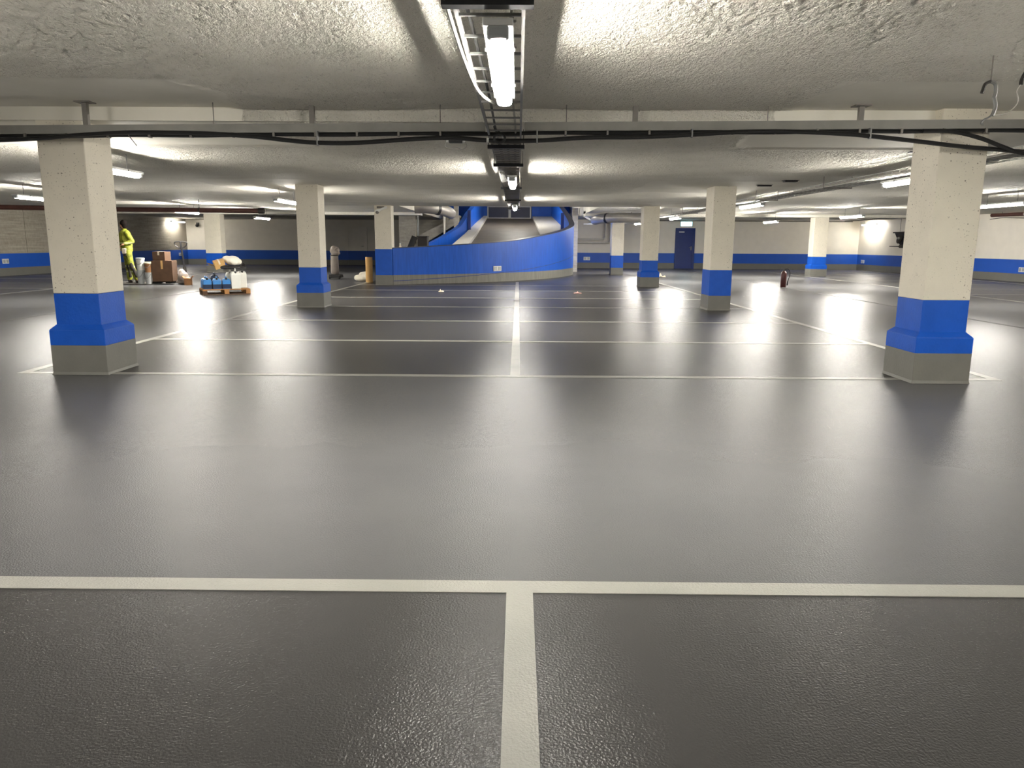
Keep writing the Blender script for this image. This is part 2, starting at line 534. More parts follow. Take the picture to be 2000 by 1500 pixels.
# painted lines and joints on the floor
def line(x0, x1, y0, y1):
    MB().box(x0, x1, y0, y1, 0.0, 0.003).build('painted_line', 'line_paint', floor)
line(-6.5, 6.5, 2.625, 2.725)
line(-0.035, 0.065, -3.0, 2.625)
BAYS = [7.29, 9.93, 12.52, 15.3, 17.86, 20.62, 23.2]
for i, y in enumerate(BAYS):
    line(-4.95 if i == 0 else -4.86, 4.75 if i == 0 else 4.66, y - 0.05, y + 0.05)
line(-4.96, -4.86, 7.34, 25.5)
line(4.66, 4.76, 7.34, 27.0)
for a, b in zip(BAYS[:-1], BAYS[1:]):
    line(-0.07, 0.03, a + 0.05, b - 0.05)
line(-0.07, 0.03, 23.25, 25.3)
line(-12.6, -12.5, 9.0, 36.0)
line(11.8, 11.9, 9.0, 36.0)
for k in range(11):
    y = 9.93 + 2.6 * k
    line(-18.3, -12.6, y - 0.05, y + 0.05)
    line(11.9, 17.7, y - 0.05, y + 0.05)
for x in (-8.35, 8.12):
    MB().box(x - 0.03, x + 0.03, -6.9, 39.5, 0.0, 0.002).build('expansion_joint', 'joint_dark', floor)
MB().box(17.25, 17.45, 20, 38, 0.0, 0.003).build('painted_line', 'line_paint', floor)

# ------------------------------------------------------------------ columns
def column(label, x0, x1, y0, y1, top, plinth=True):
    """x0..x1, y0..y1: shaft footprint; plinth flares 5 cm"""
    t = thing('concrete_column', label, 'column', ((x0 + x1) / 2, (y0 + y1) / 2, 0), 'square concrete columns with blue and grey bases')
    MB().box(x0, x1, y0, y1, 0.79, top).build('shaft', 'column_paint', t, bevel=0.008)
    if plinth:
        p = 0.05
        MB().box(x0 + .001, x1 - .001, y0 + .001, y1 - .001, 0.48, 0.79).build('blue_band', 'blue_paint', t, bevel=0.006)
        pl = MB().box(x0 - p, x1 + p, y0 - p, y1 + p, 0.29, 0.44)
        pl.frustum((x0 - p, x1 + p, y0 - p, y1 + p), (x0, x1, y0, y1), 0.44, 0.49)
        pl.build('plinth', 'blue_paint', t, bevel=0.005)
        g = MB().box(x0 - p, x1 + p, y0 - p, y1 + p, 0.02, 0.29)
        g.frustum((x0 - p - .01, x1 + p + .01, y0 - p - .01, y1 + p + .01), (x0 - p, x1 + p, y0 - p, y1 + p), 0, 0.03)
        g.build('grey_base', 'grey_paint', t, bevel=0.004)
    else:
        MB().box(x0 - .004, x1 + .004, y0 - .004, y1 + .004, 0.29, 0.79).build('blue_band', 'blue_paint', t, bevel=0.006)
        g = MB().box(x0 - .006, x1 + .006, y0 - .006, y1 + .006, 0, 0.29)
        g.frustum((x0 - .03, x1 + .03, y0 - .03, y1 + .03), (x0 - .006, x1 + .006, y0 - .006, y1 + .006), 0, 0.03)
        g.build('grey_base', 'grey_paint', t, bevel=0.004)
    return t
column('nearest concrete column on the left, beside the worker in yellow', -4.50, -4.06, 7.24, 7.72, Z_NEAR + .02)
column('nearest concrete column on the right, large with blue plinth', 3.82, 4.26, 7.10, 7.58, Z_NEAR + .02)
column('second concrete column on the left, in front of the grey wrapped machine', -4.36, -3.92, 15.0, 15.48, Z_FAR + .02)
column('second concrete column on the right with straight base and no plinth', 3.78, 4.21, 14.9, 15.5, Z_FAR + .02, False)
c3 = thing('concrete_column', 'concrete column joined to the left end of the curved blue ramp wall', 'column', (-4.13, 23.5, 0), 'square concrete columns with blue and grey bases')
MB().box(-4.39, -3.88, 23.3, 23.8, 1.08, Z_FAR + .02).build('shaft', 'column_paint', c3, bevel=0.008)
MB().box(-4.395, -3.875, 23.295, 23.8, 0.29, 1.08).build('blue_band', 'blue_paint', c3, bevel=0.006)
MB().box(-4.40, -3.87, 23.29, 23.8, 0, 0.29).build('grey_base', 'grey_paint', c3, bevel=0.006)
column('slim concrete column between the ramp and the blue door', 3.76, 4.24, 22.98, 23.5, Z_FAR + .02)
column('far concrete column beside the grey wall pipes', 3.90, 4.40, 31.75, 32.2, Z_FAR + .02, False)
column('far concrete column behind the fire extinguisher', 12.22, 12.80, 31.6, 32.1, Z_FAR + .02)
column('far concrete column behind the pallet of blue jugs', -13.04, -12.38, 31.6, 32.1, Z_FAR + .02, False)
column('concrete column mostly hidden behind the nearest left column', -13.35, -12.88, 23.5, 24.0, Z_FAR + .02, False)

# ------------------------------------------------------------------ vehicle ramp
RP = spline([(-3.86, 23.36, 0), (-2.6, 24.05, 0), (-1.3, 24.95, 0), (-0.1, 26.1, 0), (0.8, 27.4, 0), (1.45, 28.7, 0),
             (2.0, 30.3, 0), (2.33, 32.0, 0), (2.35, 34, 0), (2.25, 36.5, 0), (2.1, 39, 0), (1.98, 40.9, 0)], 6)
RP = [(p.x, p.y) for p in RP]
def ramp_top(i):
    ys = [23.36, 24.7, 26.0, 27.4, 29.5, 32.0, 35.5, 39, 41]
    zs = [1.10, 1.23, 1.35, 1.53, 1.76, 2.02, 2.65, 3.30, 3.6]
    y = RP[i][1]
    for k in range(len(ys) - 1):
        if y <= ys[k + 1]:
            t = max(0, (y - ys[k]) / (ys[k + 1] - ys[k])); return zs[k] + (zs[k + 1] - zs[k]) * t
    return zs[-1]
w = MB().strip(RP, lambda i: [(0.0, 0), (0.0, ramp_top(i)), (-0.2, ramp_top(i)), (-0.2, 0)])
rw = struct(w.build('wall_ramp_outer', 'ramp_wall_paint', smooth=True), 'curved blue ramp wall with grey foot rising towards the right')
w = MB().strip(RP, lambda i: [(0.012, ramp_top(i)), (0.012, ramp_top(i) + 0.025), (-0.212, ramp_top(i) + 0.025), (-0.212, ramp_top(i))])
w.build('coping', 'gate_panel', rw)
def slab_line(i):
    z = 0.10 + max(0, (RP[i][1] - 23.4)) * 0.085
    return z
n = sum(1 for p in RP if p[1] < 33)
w = MB().strip(RP[:n], lambda i: [(0.010, slab_line(i)), (0.010, slab_line(i) + 0.018), (-0.01, slab_line(i) + 0.018), (-0.01, slab_line(i))])
w.build('slab_edge', 'door_blue', rw)
# carriageway (straight upper part and curved lower part)
def ramp_z(y): return 1.55 + (y - 33.0) * 0.128 if y > 29 else 1.04 - (29 - y) * 0.16
sec = [(23.9, -3.6, -3.35), (25, -3.3, -1.8), (26.5, -2.9, -0.3), (28, -2.6, 0.65), (30, -2.3, 1.5), (32, -2.2, 1.95), (36, -2.05, 2.05), (41, -1.7, 1.8)]
g = MB()
vs, fs = [], []
for (y, a, b) in sec:
    z = max(0.03, ramp_z(y))
    vs += [(a, y, z), (b, y, z), (b, y, z - 0.25), (a, y, z - 0.25)]
for i in range(len(sec) - 1):
    for k in range(4):
        fs.append((i * 4 + k, i * 4 + (k + 1) % 4, i * 4 + 4 + (k + 1) % 4, i * 4 + 4 + k))
fs += [(3, 2, 1, 0), tuple(len(vs) - 4 + k for k in range(4))]
struct(g.add(vs, fs).build('floor_ramp', 'ramp_asphalt'), 'worn dark ramp roadway climbing to the gate')
def sloped(name, pts, h, mat, label=None):
    """pts: (y, x0, x1) kerb strip lying on the ramp"""
    vs, fs = [], []
    for (y, a, b) in pts:
        z = ramp_z(y)
        vs += [(a, y, z - .2), (b, y, z - .2), (b, y, z + h), (a, y, z + h)]
    for i in range(len(pts) - 1):
        for k in range(4):
            fs.append((i * 4 + k, i * 4 + (k + 1) % 4, i * 4 + 4 + (k + 1) % 4, i * 4 + 4 + k))
    fs += [(3, 2, 1, 0), tuple(len(vs) - 4 + k for k in range(4))]
    return struct(MB().add(vs, fs).build(name, mat, bevel=0.01), label)
sloped('trim_1', [(29.3, 0.95, 1.6), (31, 1.0, 1.95), (33, 0.98, 2.12), (37, 0.88, 2.02), (40.9, 0.75, 1.85)], 0.12, 'curb_concrete', 'wide pale kerb along the ramp roadway')
sloped('trim_2', [(29.3, -2.55, -1.95), (33, -2.3, -1.82), (37, -2.1, -1.75), (40.9, -1.85, -1.66)], 0.14, 'curb_concrete', 'narrow pale kerb along the ramp roadway')
IN = spline([(-5.2, 28.6, 0), (-4.3, 29.0, 0), (-3.7, 29.5, 0), (-3.15, 30.3, 0), (-2.7, 31.4, 0), (-2.45, 32.8, 0), (-2.25, 35, 0), (-2.05, 38, 0), (-1.86, 40.9, 0)], 5)
IN = [(p.x, p.y) for p in IN]
def in_top(i):
    y = IN[i][1]
    ys = [28.6, 29.5, 30.3, 31.4, 32.8, 35, 38, 41]; zs = [1.02, 1.16, 1.42, 1.74, 2.0, 2.6, 3.2, 3.6]
    for k in range(len(ys) - 1):
        if y <= ys[k + 1]:
            return zs[k] + (zs[k + 1] - zs[k]) * (y - ys[k]) / (ys[k + 1] - ys[k])
    return zs[-1]
w = MB().strip(IN, lambda i: [(0.0, 0), (0.0, in_top(i)), (-0.2, in_top(i)), (-0.2, 0)])
struct(w.build('wall_ramp_inner', 'ramp_wall_paint', smooth=True), 'inner blue ramp wall curving up towards the gate')
for nm, x, y, z0, z1 in (('ramp_post', -2.21, 34.4, 1.8, 2.72), ('ramp_post', 1.98, 34.4, 1.8, 2.62)):
    tag(MB().box(x - .07, x + .07, y - .07, y + .07, z0, z1).build(nm, 'door_blue', bevel=0.01, loc=(x, y, z0)),
        'dark blue guide post on the %s kerb of the ramp' % ('narrow left' if x < 0 else 'wide right'), 'post', 'dark blue posts on the ramp')
# gate at the head of the ramp
gt = struct(MB().box(-1.66, 0.70, 41.0, 41.06, 2.5, 4.7).build('door_2', 'gate_panel'), 'dark blue ramp gate with pale frame')
for x0, x1 in ((-1.66, -1.60), (-0.53, -0.40), (0.62, 0.68)):
    MB().box(x0, x1, 40.93, 41.0, 2.55, 4.7).build('frame_post', 'frame_grey', gt)
for x0, x1 in ((-1.60, -0.53), (-0.40, 0.62)):
    for z0, z1 in ((2.55, 2.61), (3.16, 3.24), (3.95, 4.02)):
        MB().box(x0, x1, 40.94, 41.0, z0, z1).build('frame_rail', 'frame_grey', gt)
    MB().box(x0 + .05, x1 - .05, 40.97, 41.0, 2.66, 3.12).build('panel', 'gate_panel', gt)
    MB().box(x0 + .05, x1 - .05, 40.97, 41.0, 3.30, 3.90).build('panel', 'gate_panel', gt)
struct(MB().box(0.72, 2.75, 41.05, 41.3, 2.3, 4.8).build('wall_gate_side', 'blue_paint'))
struct(MB().box(0.72, 1.10, 40.98, 41.05, 2.5, 3.14).build('trim_3', 'blue_paint', bevel=0.01))
struct(MB().box(-4.05, -1.68, 41.05, 41.3, 2.3, 4.8).build('wall_gate_post', 'blue_paint'))
# concrete flights beside the ramp
def flight(name, pts, y0, y1, mat, label):
    vs = [(x, y0, z) for x, z in pts] + [(x, y1, z) for x, z in pts]
    k = len(pts)
    fs = [tuple(range(k - 1, -1, -1)), tuple(range(k, 2 * k))] + [(i, (i + 1) % k, k + (i + 1) % k, k + i) for i in range(k)]
    return struct(MB().add(vs, fs).build(name, mat), label)
flight('wall_flight', [(-4.55, 1.02), (-2.62, 2.18), (-2.62, 2.48), (-4.55, 1.55)], 34.0, 35.4, 'grey_concrete', 'sloping concrete flight behind the inner ramp wall')
flight('wall_flight_upper', [(-4.75, 1.60), (-3.1, 2.42), (-3.1, 2.5), (-4.75, 2.1)], 36.4, 37.2, 'grey_concrete', None)
struct(MB().box(-5.35, -4.62, 34.2, 34.7, 0, 2.5).build('wall_pier', 'grey_concrete'), 'grey concrete pier behind the ramp wall')
struct(MB().box(-3.52, -3.24, 35.6, 35.9, 0, 2.85).build('wall_pier_slim', 'grey_concrete'))
struct(MB().box(-2.78, -2.60, 33.0, 33.3, 0, 2.85).build('wall_post', 'grey_concrete'))
struct(MB().box(2.45, 2.70, 34.6, 34.9, 0, 2.85).build('wall_post_right', 'grey_concrete'))

# ------------------------------------------------------------------ luminaires
LL = 1.6
def make_lamp():
    t = thing('strip_lamp', 'x', 'lamp', (0, 0, 0), 'fluorescent strip lamps under the ceiling')
    h = MB().box(-0.064, 0.064, -LL / 2, LL / 2, 0.055, 0.085)
    h.build('housing', 'white_plastic', t, bevel=0.006)
    prof = [(-0.046, 0.055), (-0.046, 0.025), (-0.03, 0.004), (0.0, 0.0), (0.03, 0.004), (0.046, 0.025), (0.046, 0.055)]
    vs = [(x, -LL / 2 + 0.06, z) for x, z in prof] + [(x, LL / 2 - 0.06, z) for x, z in prof]
    k = len(prof)
    fs = [tuple(range(k)), tuple(range(2 * k - 1, k - 1, -1))] + [((i + 1) % k, i, k + i, k + (i + 1) % k) for i in range(k)]
    MB().add(vs, fs).build('diffuser', 'lamp_diffuser', t)
    for s in (-1, 1):
        y = s * (LL / 2 - 0.03)
        MB().box(-0.046, 0.046, y - 0.03, y + 0.03, 0.008, 0.0555).build('end_cap', 'clear_plastic', t, bevel=0.01)
    for yy in (-0.4, 0.4):
        for s in (-1, 1):
            MB().box(s * 0.066 - 0.003, s * 0.066 + 0.003, yy - 0.01, yy + 0.01, 0.05, 0.08).build('clip', 'galvanised', t)
    return t
lamp0 = make_lamp()
LAMPS = [  # x, y centre, underside z, hanger top, label
    (-0.09, 4.08, 2.12, 2.24, 'nearest strip lamp under the central cable ladder'),
    (-0.09, 11.35, 2.12, 2.24, 'second strip lamp under the central cable ladder'),
    (-0.09, 19.35, 2.12, 2.24, 'third strip lamp under the central cable ladder above the ramp wall'),
    (-0.09, -3.4, 2.12, 2.24, 'strip lamp under the cable ladder behind the viewer'),
    (-5.0, 9.35, 2.10, Z_FAR, 'strip lamp peeking out beside the nearest left column'),
    (-5.0, 16.55, 2.10, Z_FAR, 'strip lamp left of the second left column'),
    (-5.0, 3.2, 2.10, Z_NEAR, 'strip lamp outside the picture on the left'),
    (-5.0, -4.5, 2.10, Z_NEAR, 'strip lamp behind the viewer on the left'),
    (-9.95, 15.9, 2.10, Z_FAR, 'strip lamp at the left edge above the dark red pipe'),
    (-9.95, 22.95, 2.10, Z_FAR, 'strip lamp above the pallet truck behind the dark red pipe'),
    (-9.6, 28.6, 2.10, Z_REAR, 'small far strip lamp before the cream left back wall'),
    (-10.2, 8.5, 2.10, Z_FAR, 'strip lamp outside the picture beyond the left column'),
    (5.22, 10.25, 2.10, 2.205, 'strip lamp peeking out beside the nearest right column'),
    (5.22, 17.25, 2.10, 2.205, 'strip lamp beside the second right column'),
    (5.30, 25.9, 2.10, 2.205, 'strip lamp left of the glowing exit sign'),
    (5.20, 33.2, 2.10, 2.205, 'farthest strip lamp beside the slim right column'),
    (5.22, 3.9, 2.10, Z_NEAR, 'strip lamp outside the picture on the right'),
    (5.22, -4.5, 2.10, Z_NEAR, 'strip lamp behind the viewer on the right'),
    (10.2, 16.3, 2.10, Z_FAR, 'long bright strip lamp at the right edge of the picture'),
    (10.2, 23.5, 2.10, Z_FAR, 'strip lamp above and before the far right corner'),
    (9.75, 29.6, 2.10, Z_REAR, 'small far strip lamp above the fire extinguisher'),
    (10.4, 8.5, 2.10, Z_FAR, 'strip lamp outside the picture beyond the right column'),
    (-0.1, 29.5, 3.6, 5.2, 'strip lamp hanging in the shaft over the ramp foot'),
    (-0.1, 36.5, 3.9, 5.2, 'strip lamp hanging in the shaft near the gate'),
    (right_wall_x(38.4) - 0.30, 38.4, 2.25, Z_REAR, 'strip lamp close to the right wall throwing a glow on it'),
    (-18.27, 40.9, 2.25, Z_REAR, 'strip lamp close to the raw concrete wall throwing a glow on it'),
]
strong = [c for c in lamp0.children if c.name.startswith('diffuser')][0].data.copy()
strong.materials[0] = M['lamp_diffuser_strong']
weak = strong.copy(); weak.materials[0] = M['lamp_diffuser_weak']
for i, (x, y, z, ht, lab) in enumerate(LAMPS):
    L = lamp0 if i == 0 else copy_tree(lamp0)
    L.location = (x, y, z); L['label'] = lab
    if y > 22 and z < 3:
        for c in L.children:
            if c.name.startswith('diffuser'):
                c.data = weak if abs(x) > 15 else strong
    for s in (-0.5, 0.5):
        MB().tube([(x, y + s, z + 0.084), (x, y + s, ht + 0.01)], 0.005, 6).build('hanger', 'galvanised', L)

# ------------------------------------------------------------------ central cable ladder
lad = thing('cable_ladder', 'long galvanised cable ladder running down the middle of the ceiling', 'cable tray', (-0.125, 2.0, 2.2))
for x in (-0.265, 0.015):
    MB().box(x - 0.008, x + 0.008, 1.2, 7.4, 2.235, 2.267).build('side_rail', 'galvanised', lad)
    MB().box(x - 0.008, x + 0.008, 7.4, 22.5, 2.235, 2.267).build('side_rail', 'dull_metal', lad)
me_r = MB().box(-0.257, 0.007, -0.007, 0.007, 2.236, 2.248).mesh('rung', lad.location); me_r.materials.append(M['galvanised'])
me_s = MB().box(-0.257, 0.007, -0.055, 0.055, 2.236, 2.243).mesh('rung', lad.location); me_s.materials.append(M['dull_metal'])
me_r2 = me_r
def put(me, name, parent, loc):
    o = bpy.data.objects.new(name, me); COL.objects.link(o); o.parent = parent; o.location = loc
    return o
y = 1.4
while y < 7.4:
    put(me_r, 'rung', lad, (0, y, 0)); y += 0.33
y = 7.5
while y < 22.4:
    if not (10.5 < y < 12.2 or 18.5 < y < 20.2):
        put(me_s, 'rung', lad, (0, y, 0))
    else:
        put(me_r, 'rung', lad, (0, y, 0))
    y += 0.19
for x in (-0.18, -0.11, -0.04):
    MB().box(x - 0.012, x + 0.012, 7.4, 22.4, 2.243, 2.249).build('floor_strip', 'dull_metal', lad)
for y in (3.13, 7.6, 9.35, 13.2, 17.0, 21.0):
    zc = Z_NEAR if y < 7.2 else Z_FAR
    b = MB().box(-0.305, 0.055, y - 0.03, y + 0.03, 2.20, 2.234)
    b.build('cross_bracket', 'black_plastic', lad)
    for x in (-0.295, 0.045):
        MB().tube([(x, y, 2.21), (x, y, zc + .01)], 0.006, 6).build('threaded_rod', 'dull_metal', lad)
# cables carried by the ladder
tag(MB().tube(spline([(-0.300, 1.0, 2.235), (-0.292, 3.0, 2.225), (-0.285, 3.8, 2.215), (-0.262, 4.4, 2.19), (-0.22, 4.75, 2.17), (-0.13, 5.05, 2.165), (-0.08, 4.82, 2.16)], 8), 0.009, 8)
    .build('lamp_cable', 'channel_grey', smooth=True), 'white conduit curving from the ladder edge into the nearest strip lamp', 'cable')
tag(MB().tube(spline([(-0.235, 1.0, 2.262), (-0.232, 2.8, 2.26), (-0.215, 3.6, 2.258), (-0.20, 5.2, 2.258), (-0.20, 7.2, 2.26), (-0.18, 12, 2.26), (-0.18, 22, 2.26)], 8), 0.009, 6)
    .build('ladder_cable', 'cable_black', smooth=True), 'thin black cable lying in the central cable ladder', 'cable', 'cables in the central ladder')
tag(MB().tube(spline([(-0.05, 1.0, 2.259), (-0.03, 3.0, 2.257), (-0.06, 4.6, 2.257), (-0.03, 7.0, 2.257), (-0.05, 14, 2.258), (-0.04, 22, 2.258)], 8), 0.008, 6)
    .build('ladder_cable', 'cable_grey', smooth=True), 'thin grey cable lying in the central cable ladder', 'cable', 'cables in the central ladder')
for k, (a, b) in enumerate(((0.0, 3.45), (-0.02, 3.75), (0.01, 4.2))):
    pts = spline([(-0.02, b - .25, 2.25), (-0.05, b - .1, 2.28), (-0.03, b + .05, 2.275), (-0.06, b + .2, 2.255)], 6)
    MB().tube(pts, 0.006, 6).build('wire_tail', 'cable_black' if k == 0 else 'cable_grey', lad, smooth=True)

# ------------------------------------------------------------------ crosswise cable channel with black cables
ch = thing('cable_channel', 'grey steel cable channel crossing the ceiling in front of the columns', 'cable tray', (0, 6.96, 2.27))
def zch(x): return 2.295 + 0.0102 * x
prof = MB()
for (xa, xb) in ((-6.2, -3.1), (-3.1, -0.30), (0.05, 3.0), (3.0, 6.2)):
    za, zb = zch(xa), zch(xb)
    def seg(y0, y1, lo, hi):
        return MB().add([(xa, y0, za + lo), (xb, y0, zb + lo), (xb, y1, zb + lo), (xa, y1, za + lo), (xa, y0, za + hi), (xb, y0, zb + hi), (xb, y1, zb + hi), (xa, y1, za + hi)],
                        [(0, 3, 2, 1), (4, 5, 6, 7), (0, 1, 5, 4), (1, 2, 6, 5), (2, 3, 7, 6), (3, 0, 4, 7)])
    seg(6.915, 6.92, -0.025, 0.045).build('front_flange', 'channel_grey', ch)
    seg(7.0, 7.005, -0.025, 0.045).build('back_flange', 'channel_grey', ch)
    seg(6.915, 7.005, 0.045, 0.05).build('web', 'channel_grey', ch)
for x in (-3.86, -1.84, 1.03, 3.02):
    MB().box(x - 0.022, x + 0.022, 6.94, 6.98, zch(x) + 0.05, Z_NEAR + 0.01).build('hanger', 'dull_metal', ch)
    MB().box(x - 0.07, x + 0.07, 6.90, 7.02, Z_NEAR - 0.012, Z_NEAR + 0.005).build('hanger_plate', 'dull_metal', ch)
for x in (-2.72, -0.70, 0.42, 2.2):
    MB().tube([(x, 6.96, zch(x) + 0.05), (x, 6.96, Z_NEAR + 0.01)], 0.004, 6).build('threaded_rod', 'dull_metal', ch)
x = -4.4
while x < 4.5:
    if abs(x + 0.1) > 0.3:
        MB().box(x - 0.006, x + 0.012, 6.905, 6.955, zch(x) - 0.062, zch(x) - 0.02).build('cable_tie', 'dull_metal', ch)
    x += 0.37
tag(MB().tube([(xx, 6.935, zch(xx) - 0.042 + 0.004 * math.sin(xx * 5)) for xx in [i * 0.2 - 6.2 for i in range(63)]], 0.017, 8)
    .build('black_cable', 'cable_black', smooth=True), 'straight black cable tied under the crosswise channel', 'cable', 'black cables along the crosswise channel')
low = [(-6.2, 2.08), (-5.2, 2.13), (-4.6, 2.166), (-4.25, 2.183), (-3.86, 2.215), (-3.45, 2.236), (-3.0, 2.236), (-2.68, 2.228), (-2.32, 2.206), (-2.05, 2.178), (-1.78, 2.158), (-1.42, 2.16), (-0.96, 2.192),
       (-0.6, 2.206), (-0.26, 2.185), (0.14, 2.185), (0.61, 2.214), (1.06, 2.22), (1.51, 2.242), (1.96, 2.268), (2.4, 2.272), (2.85, 2.255), (3.08, 2.238), (3.53, 2.193), (3.9, 2.153), (4.21, 2.131), (4.44, 2.111), (5.3, 2.04), (6.2, 2.0)]
tag(MB().tube(spline([(a, 6.88, b) for a, b in low], 5), 0.019, 8).build('black_cable', 'cable_black', smooth=True),
    'thick black cable sagging in waves below the crosswise channel', 'cable', 'black cables along the crosswise channel')
tag(MB().tube(spline([(3.55, 6.90, 2.285), (3.8, 6.875, 2.278), (4.03, 6.845, 2.22), (4.24, 6.84, 2.145), (4.45, 6.84, 2.09), (5.2, 6.84, 2.0), (6, 6.84, 1.95)], 6), 0.018, 8)
    .build('black_cable', 'cable_black', smooth=True), 'short black cable dropping from the channel beside the nearest right column', 'cable', 'black cables along the crosswise channel')
for x, z in ((-1.78, 2.158), (0.16, 2.186), (3.08, 2.238), (1.52, 2.242)):
    MB().box(x - 0.006, x + 0.006, 6.858, 6.902, z - 0.024, zch(x) - 0.02).build('cable_clamp', 'galvanised', ch)
coil = thing('cable_coil', 'small dark coil of cable where the ladder crosses the channel', 'cable', (-0.17, 6.84, 2.16))
for k, (rr, yy) in enumerate(((0.05, 6.835), (0.042, 6.825))):
    MB().tube([(-0.17 + rr * math.cos(a * math.pi / 8), yy, 2.20 + 0.8 * rr * math.sin(a * math.pi / 8)) for a in range(17)], 0.009, 6).build('loop', 'cable_black', coil, smooth=True)
MB().tube(spline([(-0.16, 6.83, 2.24), (-0.20, 6.82, 2.27), (-0.22, 6.86, 2.30), (-0.21, 6.95, 2.275)], 5), 0.007, 6).build('tail', 'cable_black', coil, smooth=True)
tag(MB().tube([(-0.285, 6.88, 2.1868), (-0.265, 6.88, 2.1858)], 0.022, 10).build('cable_sleeve', 'white_plastic', smooth=True), 'white sleeve around the sagging black cable beside the ladder', 'sleeve')
jb = thing('junction_box', 'small black junction box with looped wires under the crosswise channel', 'junction box', (-0.56, 6.9, 2.16))
MB().box(-0.62, -0.50, 6.87, 6.93, 2.165, 2.20).build('box_body', 'black_plastic', jb, bevel=0.004)
for x in (-0.632, -0.488):
    MB().cbox((x, 6.895, 2.178), (0.022, 0.022, 0.022)).build('cable_gland', 'white_plastic', jb, bevel=0.004)
MB().tube(spline([(-0.64, 6.89, 2.172), (-0.65, 6.88, 2.13), (-0.60, 6.88, 2.108), (-0.55, 6.88, 2.122), (-0.50, 6.88, 2.108), (-0.46, 6.88, 2.135), (-0.475, 6.89, 2.172)], 6), 0.003, 6).build('wire_loop', 'cable_grey', jb, smooth=True)
tag(MB().tube([(-3.52, 6.93, 2.30), (-3.46, 6.90, 2.21), (-3.39, 6.88, 2.125)], 0.004, 6).build('wire_end', 'dull_metal'), 'bare wire end poking down in front of the nearest left column', 'wire')
tag(MB().tube([(-4.49, 6.99, 2.30), (-0.26, 6.98, 2.245), (-0.2, 7.05, 2.24)][0:1] + [(-1.4, 6.985, 2.30), (-0.75, 6.975, 2.318), (-0.32, 6.95, 2.345)], 0.008, 6).build('link_cable', 'cable_grey'),
    'thin grey cable lifting off the channel towards the central ladder', 'cable')

# ------------------------------------------------------------------ basket tray on the right with its cables
bt = thing('basket_tray', 'wire basket cable tray running back beside the right column row', 'cable tray', (5.15, 8.0, 2.2))
for k in range(6):
    x = 4.95 + 0.08 * k
    MB().tube([(x, 7.6, 2.21), (x, 36.0, 2.21)], 0.004, 5).build('long_wire', 'bright_wire', bt)
for x in (4.95, 5.35):
    MB().tube([(x, 7.6, 2.265), (x, 36.0, 2.265)], 0.005, 5).build('edge_wire', 'bright_wire', bt)
me_w = MB().tube([(4.95, 0, 2.265), (4.95, 0, 2.207), (5.35, 0, 2.207), (5.35, 0, 2.265)], 0.004, 5).mesh('cross_wire', bt.location); me_w.materials.append(M['bright_wire'])
y = 7.7
while y < 36:
    put(me_w, 'cross_wire', bt, (0, y, 0)); y += 0.2 if y < 20 else 0.4
for y in (9.0, 12.5, 16.0, 19.5, 23.0, 27, 31, 35):
    MB().box(4.92, 5.38, y - 0.02, y + 0.02, 2.188, 2.203).build('cross_bracket', 'dull_metal', bt)
    for x in (4.925, 5.375):
        MB().tube([(x, y, 2.19), (x, y, (Z_FAR if y < 23.5 or 31 <= y < 32 else Z_REAR) + .01)], 0.005, 6).build('threaded_rod', 'dull_metal', bt)
for k, x in enumerate((5.0, 5.07, 5.12, 5.20, 5.27)):
    tag(MB().tube([(x + 0.012 * math.sin(yy * 0.9 + k), yy, 2.228) for yy in [7.6 + i * 0.9 for i in range(32)]], 0.012, 6).build('tray_cable', ['cable_grey', 'dull_metal', 'cable_grey', 'dull_metal', 'cable_black'][k], smooth=True),
        'cable lying in the wire basket tray, %s from the ramp side' % ['first', 'second', 'third', 'fourth', 'fifth'][k], 'cable', 'cables in the basket tray')

# ceiling odds and ends
hk = thing('pipe_hanger', 'loose pipe hanger with two open clamps and wires under the ceiling', 'bracket', (3.03, 5.1, Z_NEAR))
MB().box(2.985, 3.065, 5.07, 5.13, Z_NEAR - 0.008, Z_NEAR + 0.003).build('ceiling_plate', 'dark_steel', hk)
MB().tube([(3.024, 5.1, Z_NEAR), (3.026, 5.1, 2.335)], 0.004, 6).build('rod', 'dull_metal', hk)
MB().tube(spline([(3.026, 5.1, 2.335), (2.995, 5.1, 2.32), (2.983, 5.1, 2.285), (2.978, 5.1, 2.262)], 5), 0.011, 6).build('clamp', 'dark_steel', hk, smooth=True)
MB().tube(spline([(3.026, 5.1, 2.335), (3.058, 5.1, 2.318), (3.066, 5.1, 2.27), (3.06, 5.1, 2.235)], 5), 0.012, 6).build('clamp', 'galvanised', hk, smooth=True)
MB().tube(spline([(3.06, 5.1, 2.24), (3.075, 5.1, 2.19), (3.07, 5.1, 2.15), (3.06, 5.1, 2.125)], 5), 0.012, 6).build('strap', 'galvanised', hk, smooth=True)
MB().tube(spline([(3.07, 5.1, 2.14), (3.04, 5.1, 2.115), (3.01, 5.1, 2.10), (2.995, 5.1, 2.08), (3.01, 5.1, 2.07)], 5), 0.006, 6).build('wire', 'galvanised', hk, smooth=True)
MB().tube(spline([(3.07, 5.1, 2.13), (3.13, 5.1, 2.135), (3.19, 5.1, 2.17), (3.215, 5.1, 2.22), (3.20, 5.1, 2.275), (3.22, 5.1, 2.32)], 5), 0.004, 6).build('wire', 'cable_grey', hk, smooth=True)
hk2 = thing('pipe_hanger', 'second pipe hanger at the upper right edge of the picture', 'bracket', (3.26, 5.1, Z_NEAR))
MB().tube([(3.30, 5.1, Z_NEAR), (3.30, 5.1, 2.42)], 0.004, 6).build('rod', 'dull_metal', hk2)
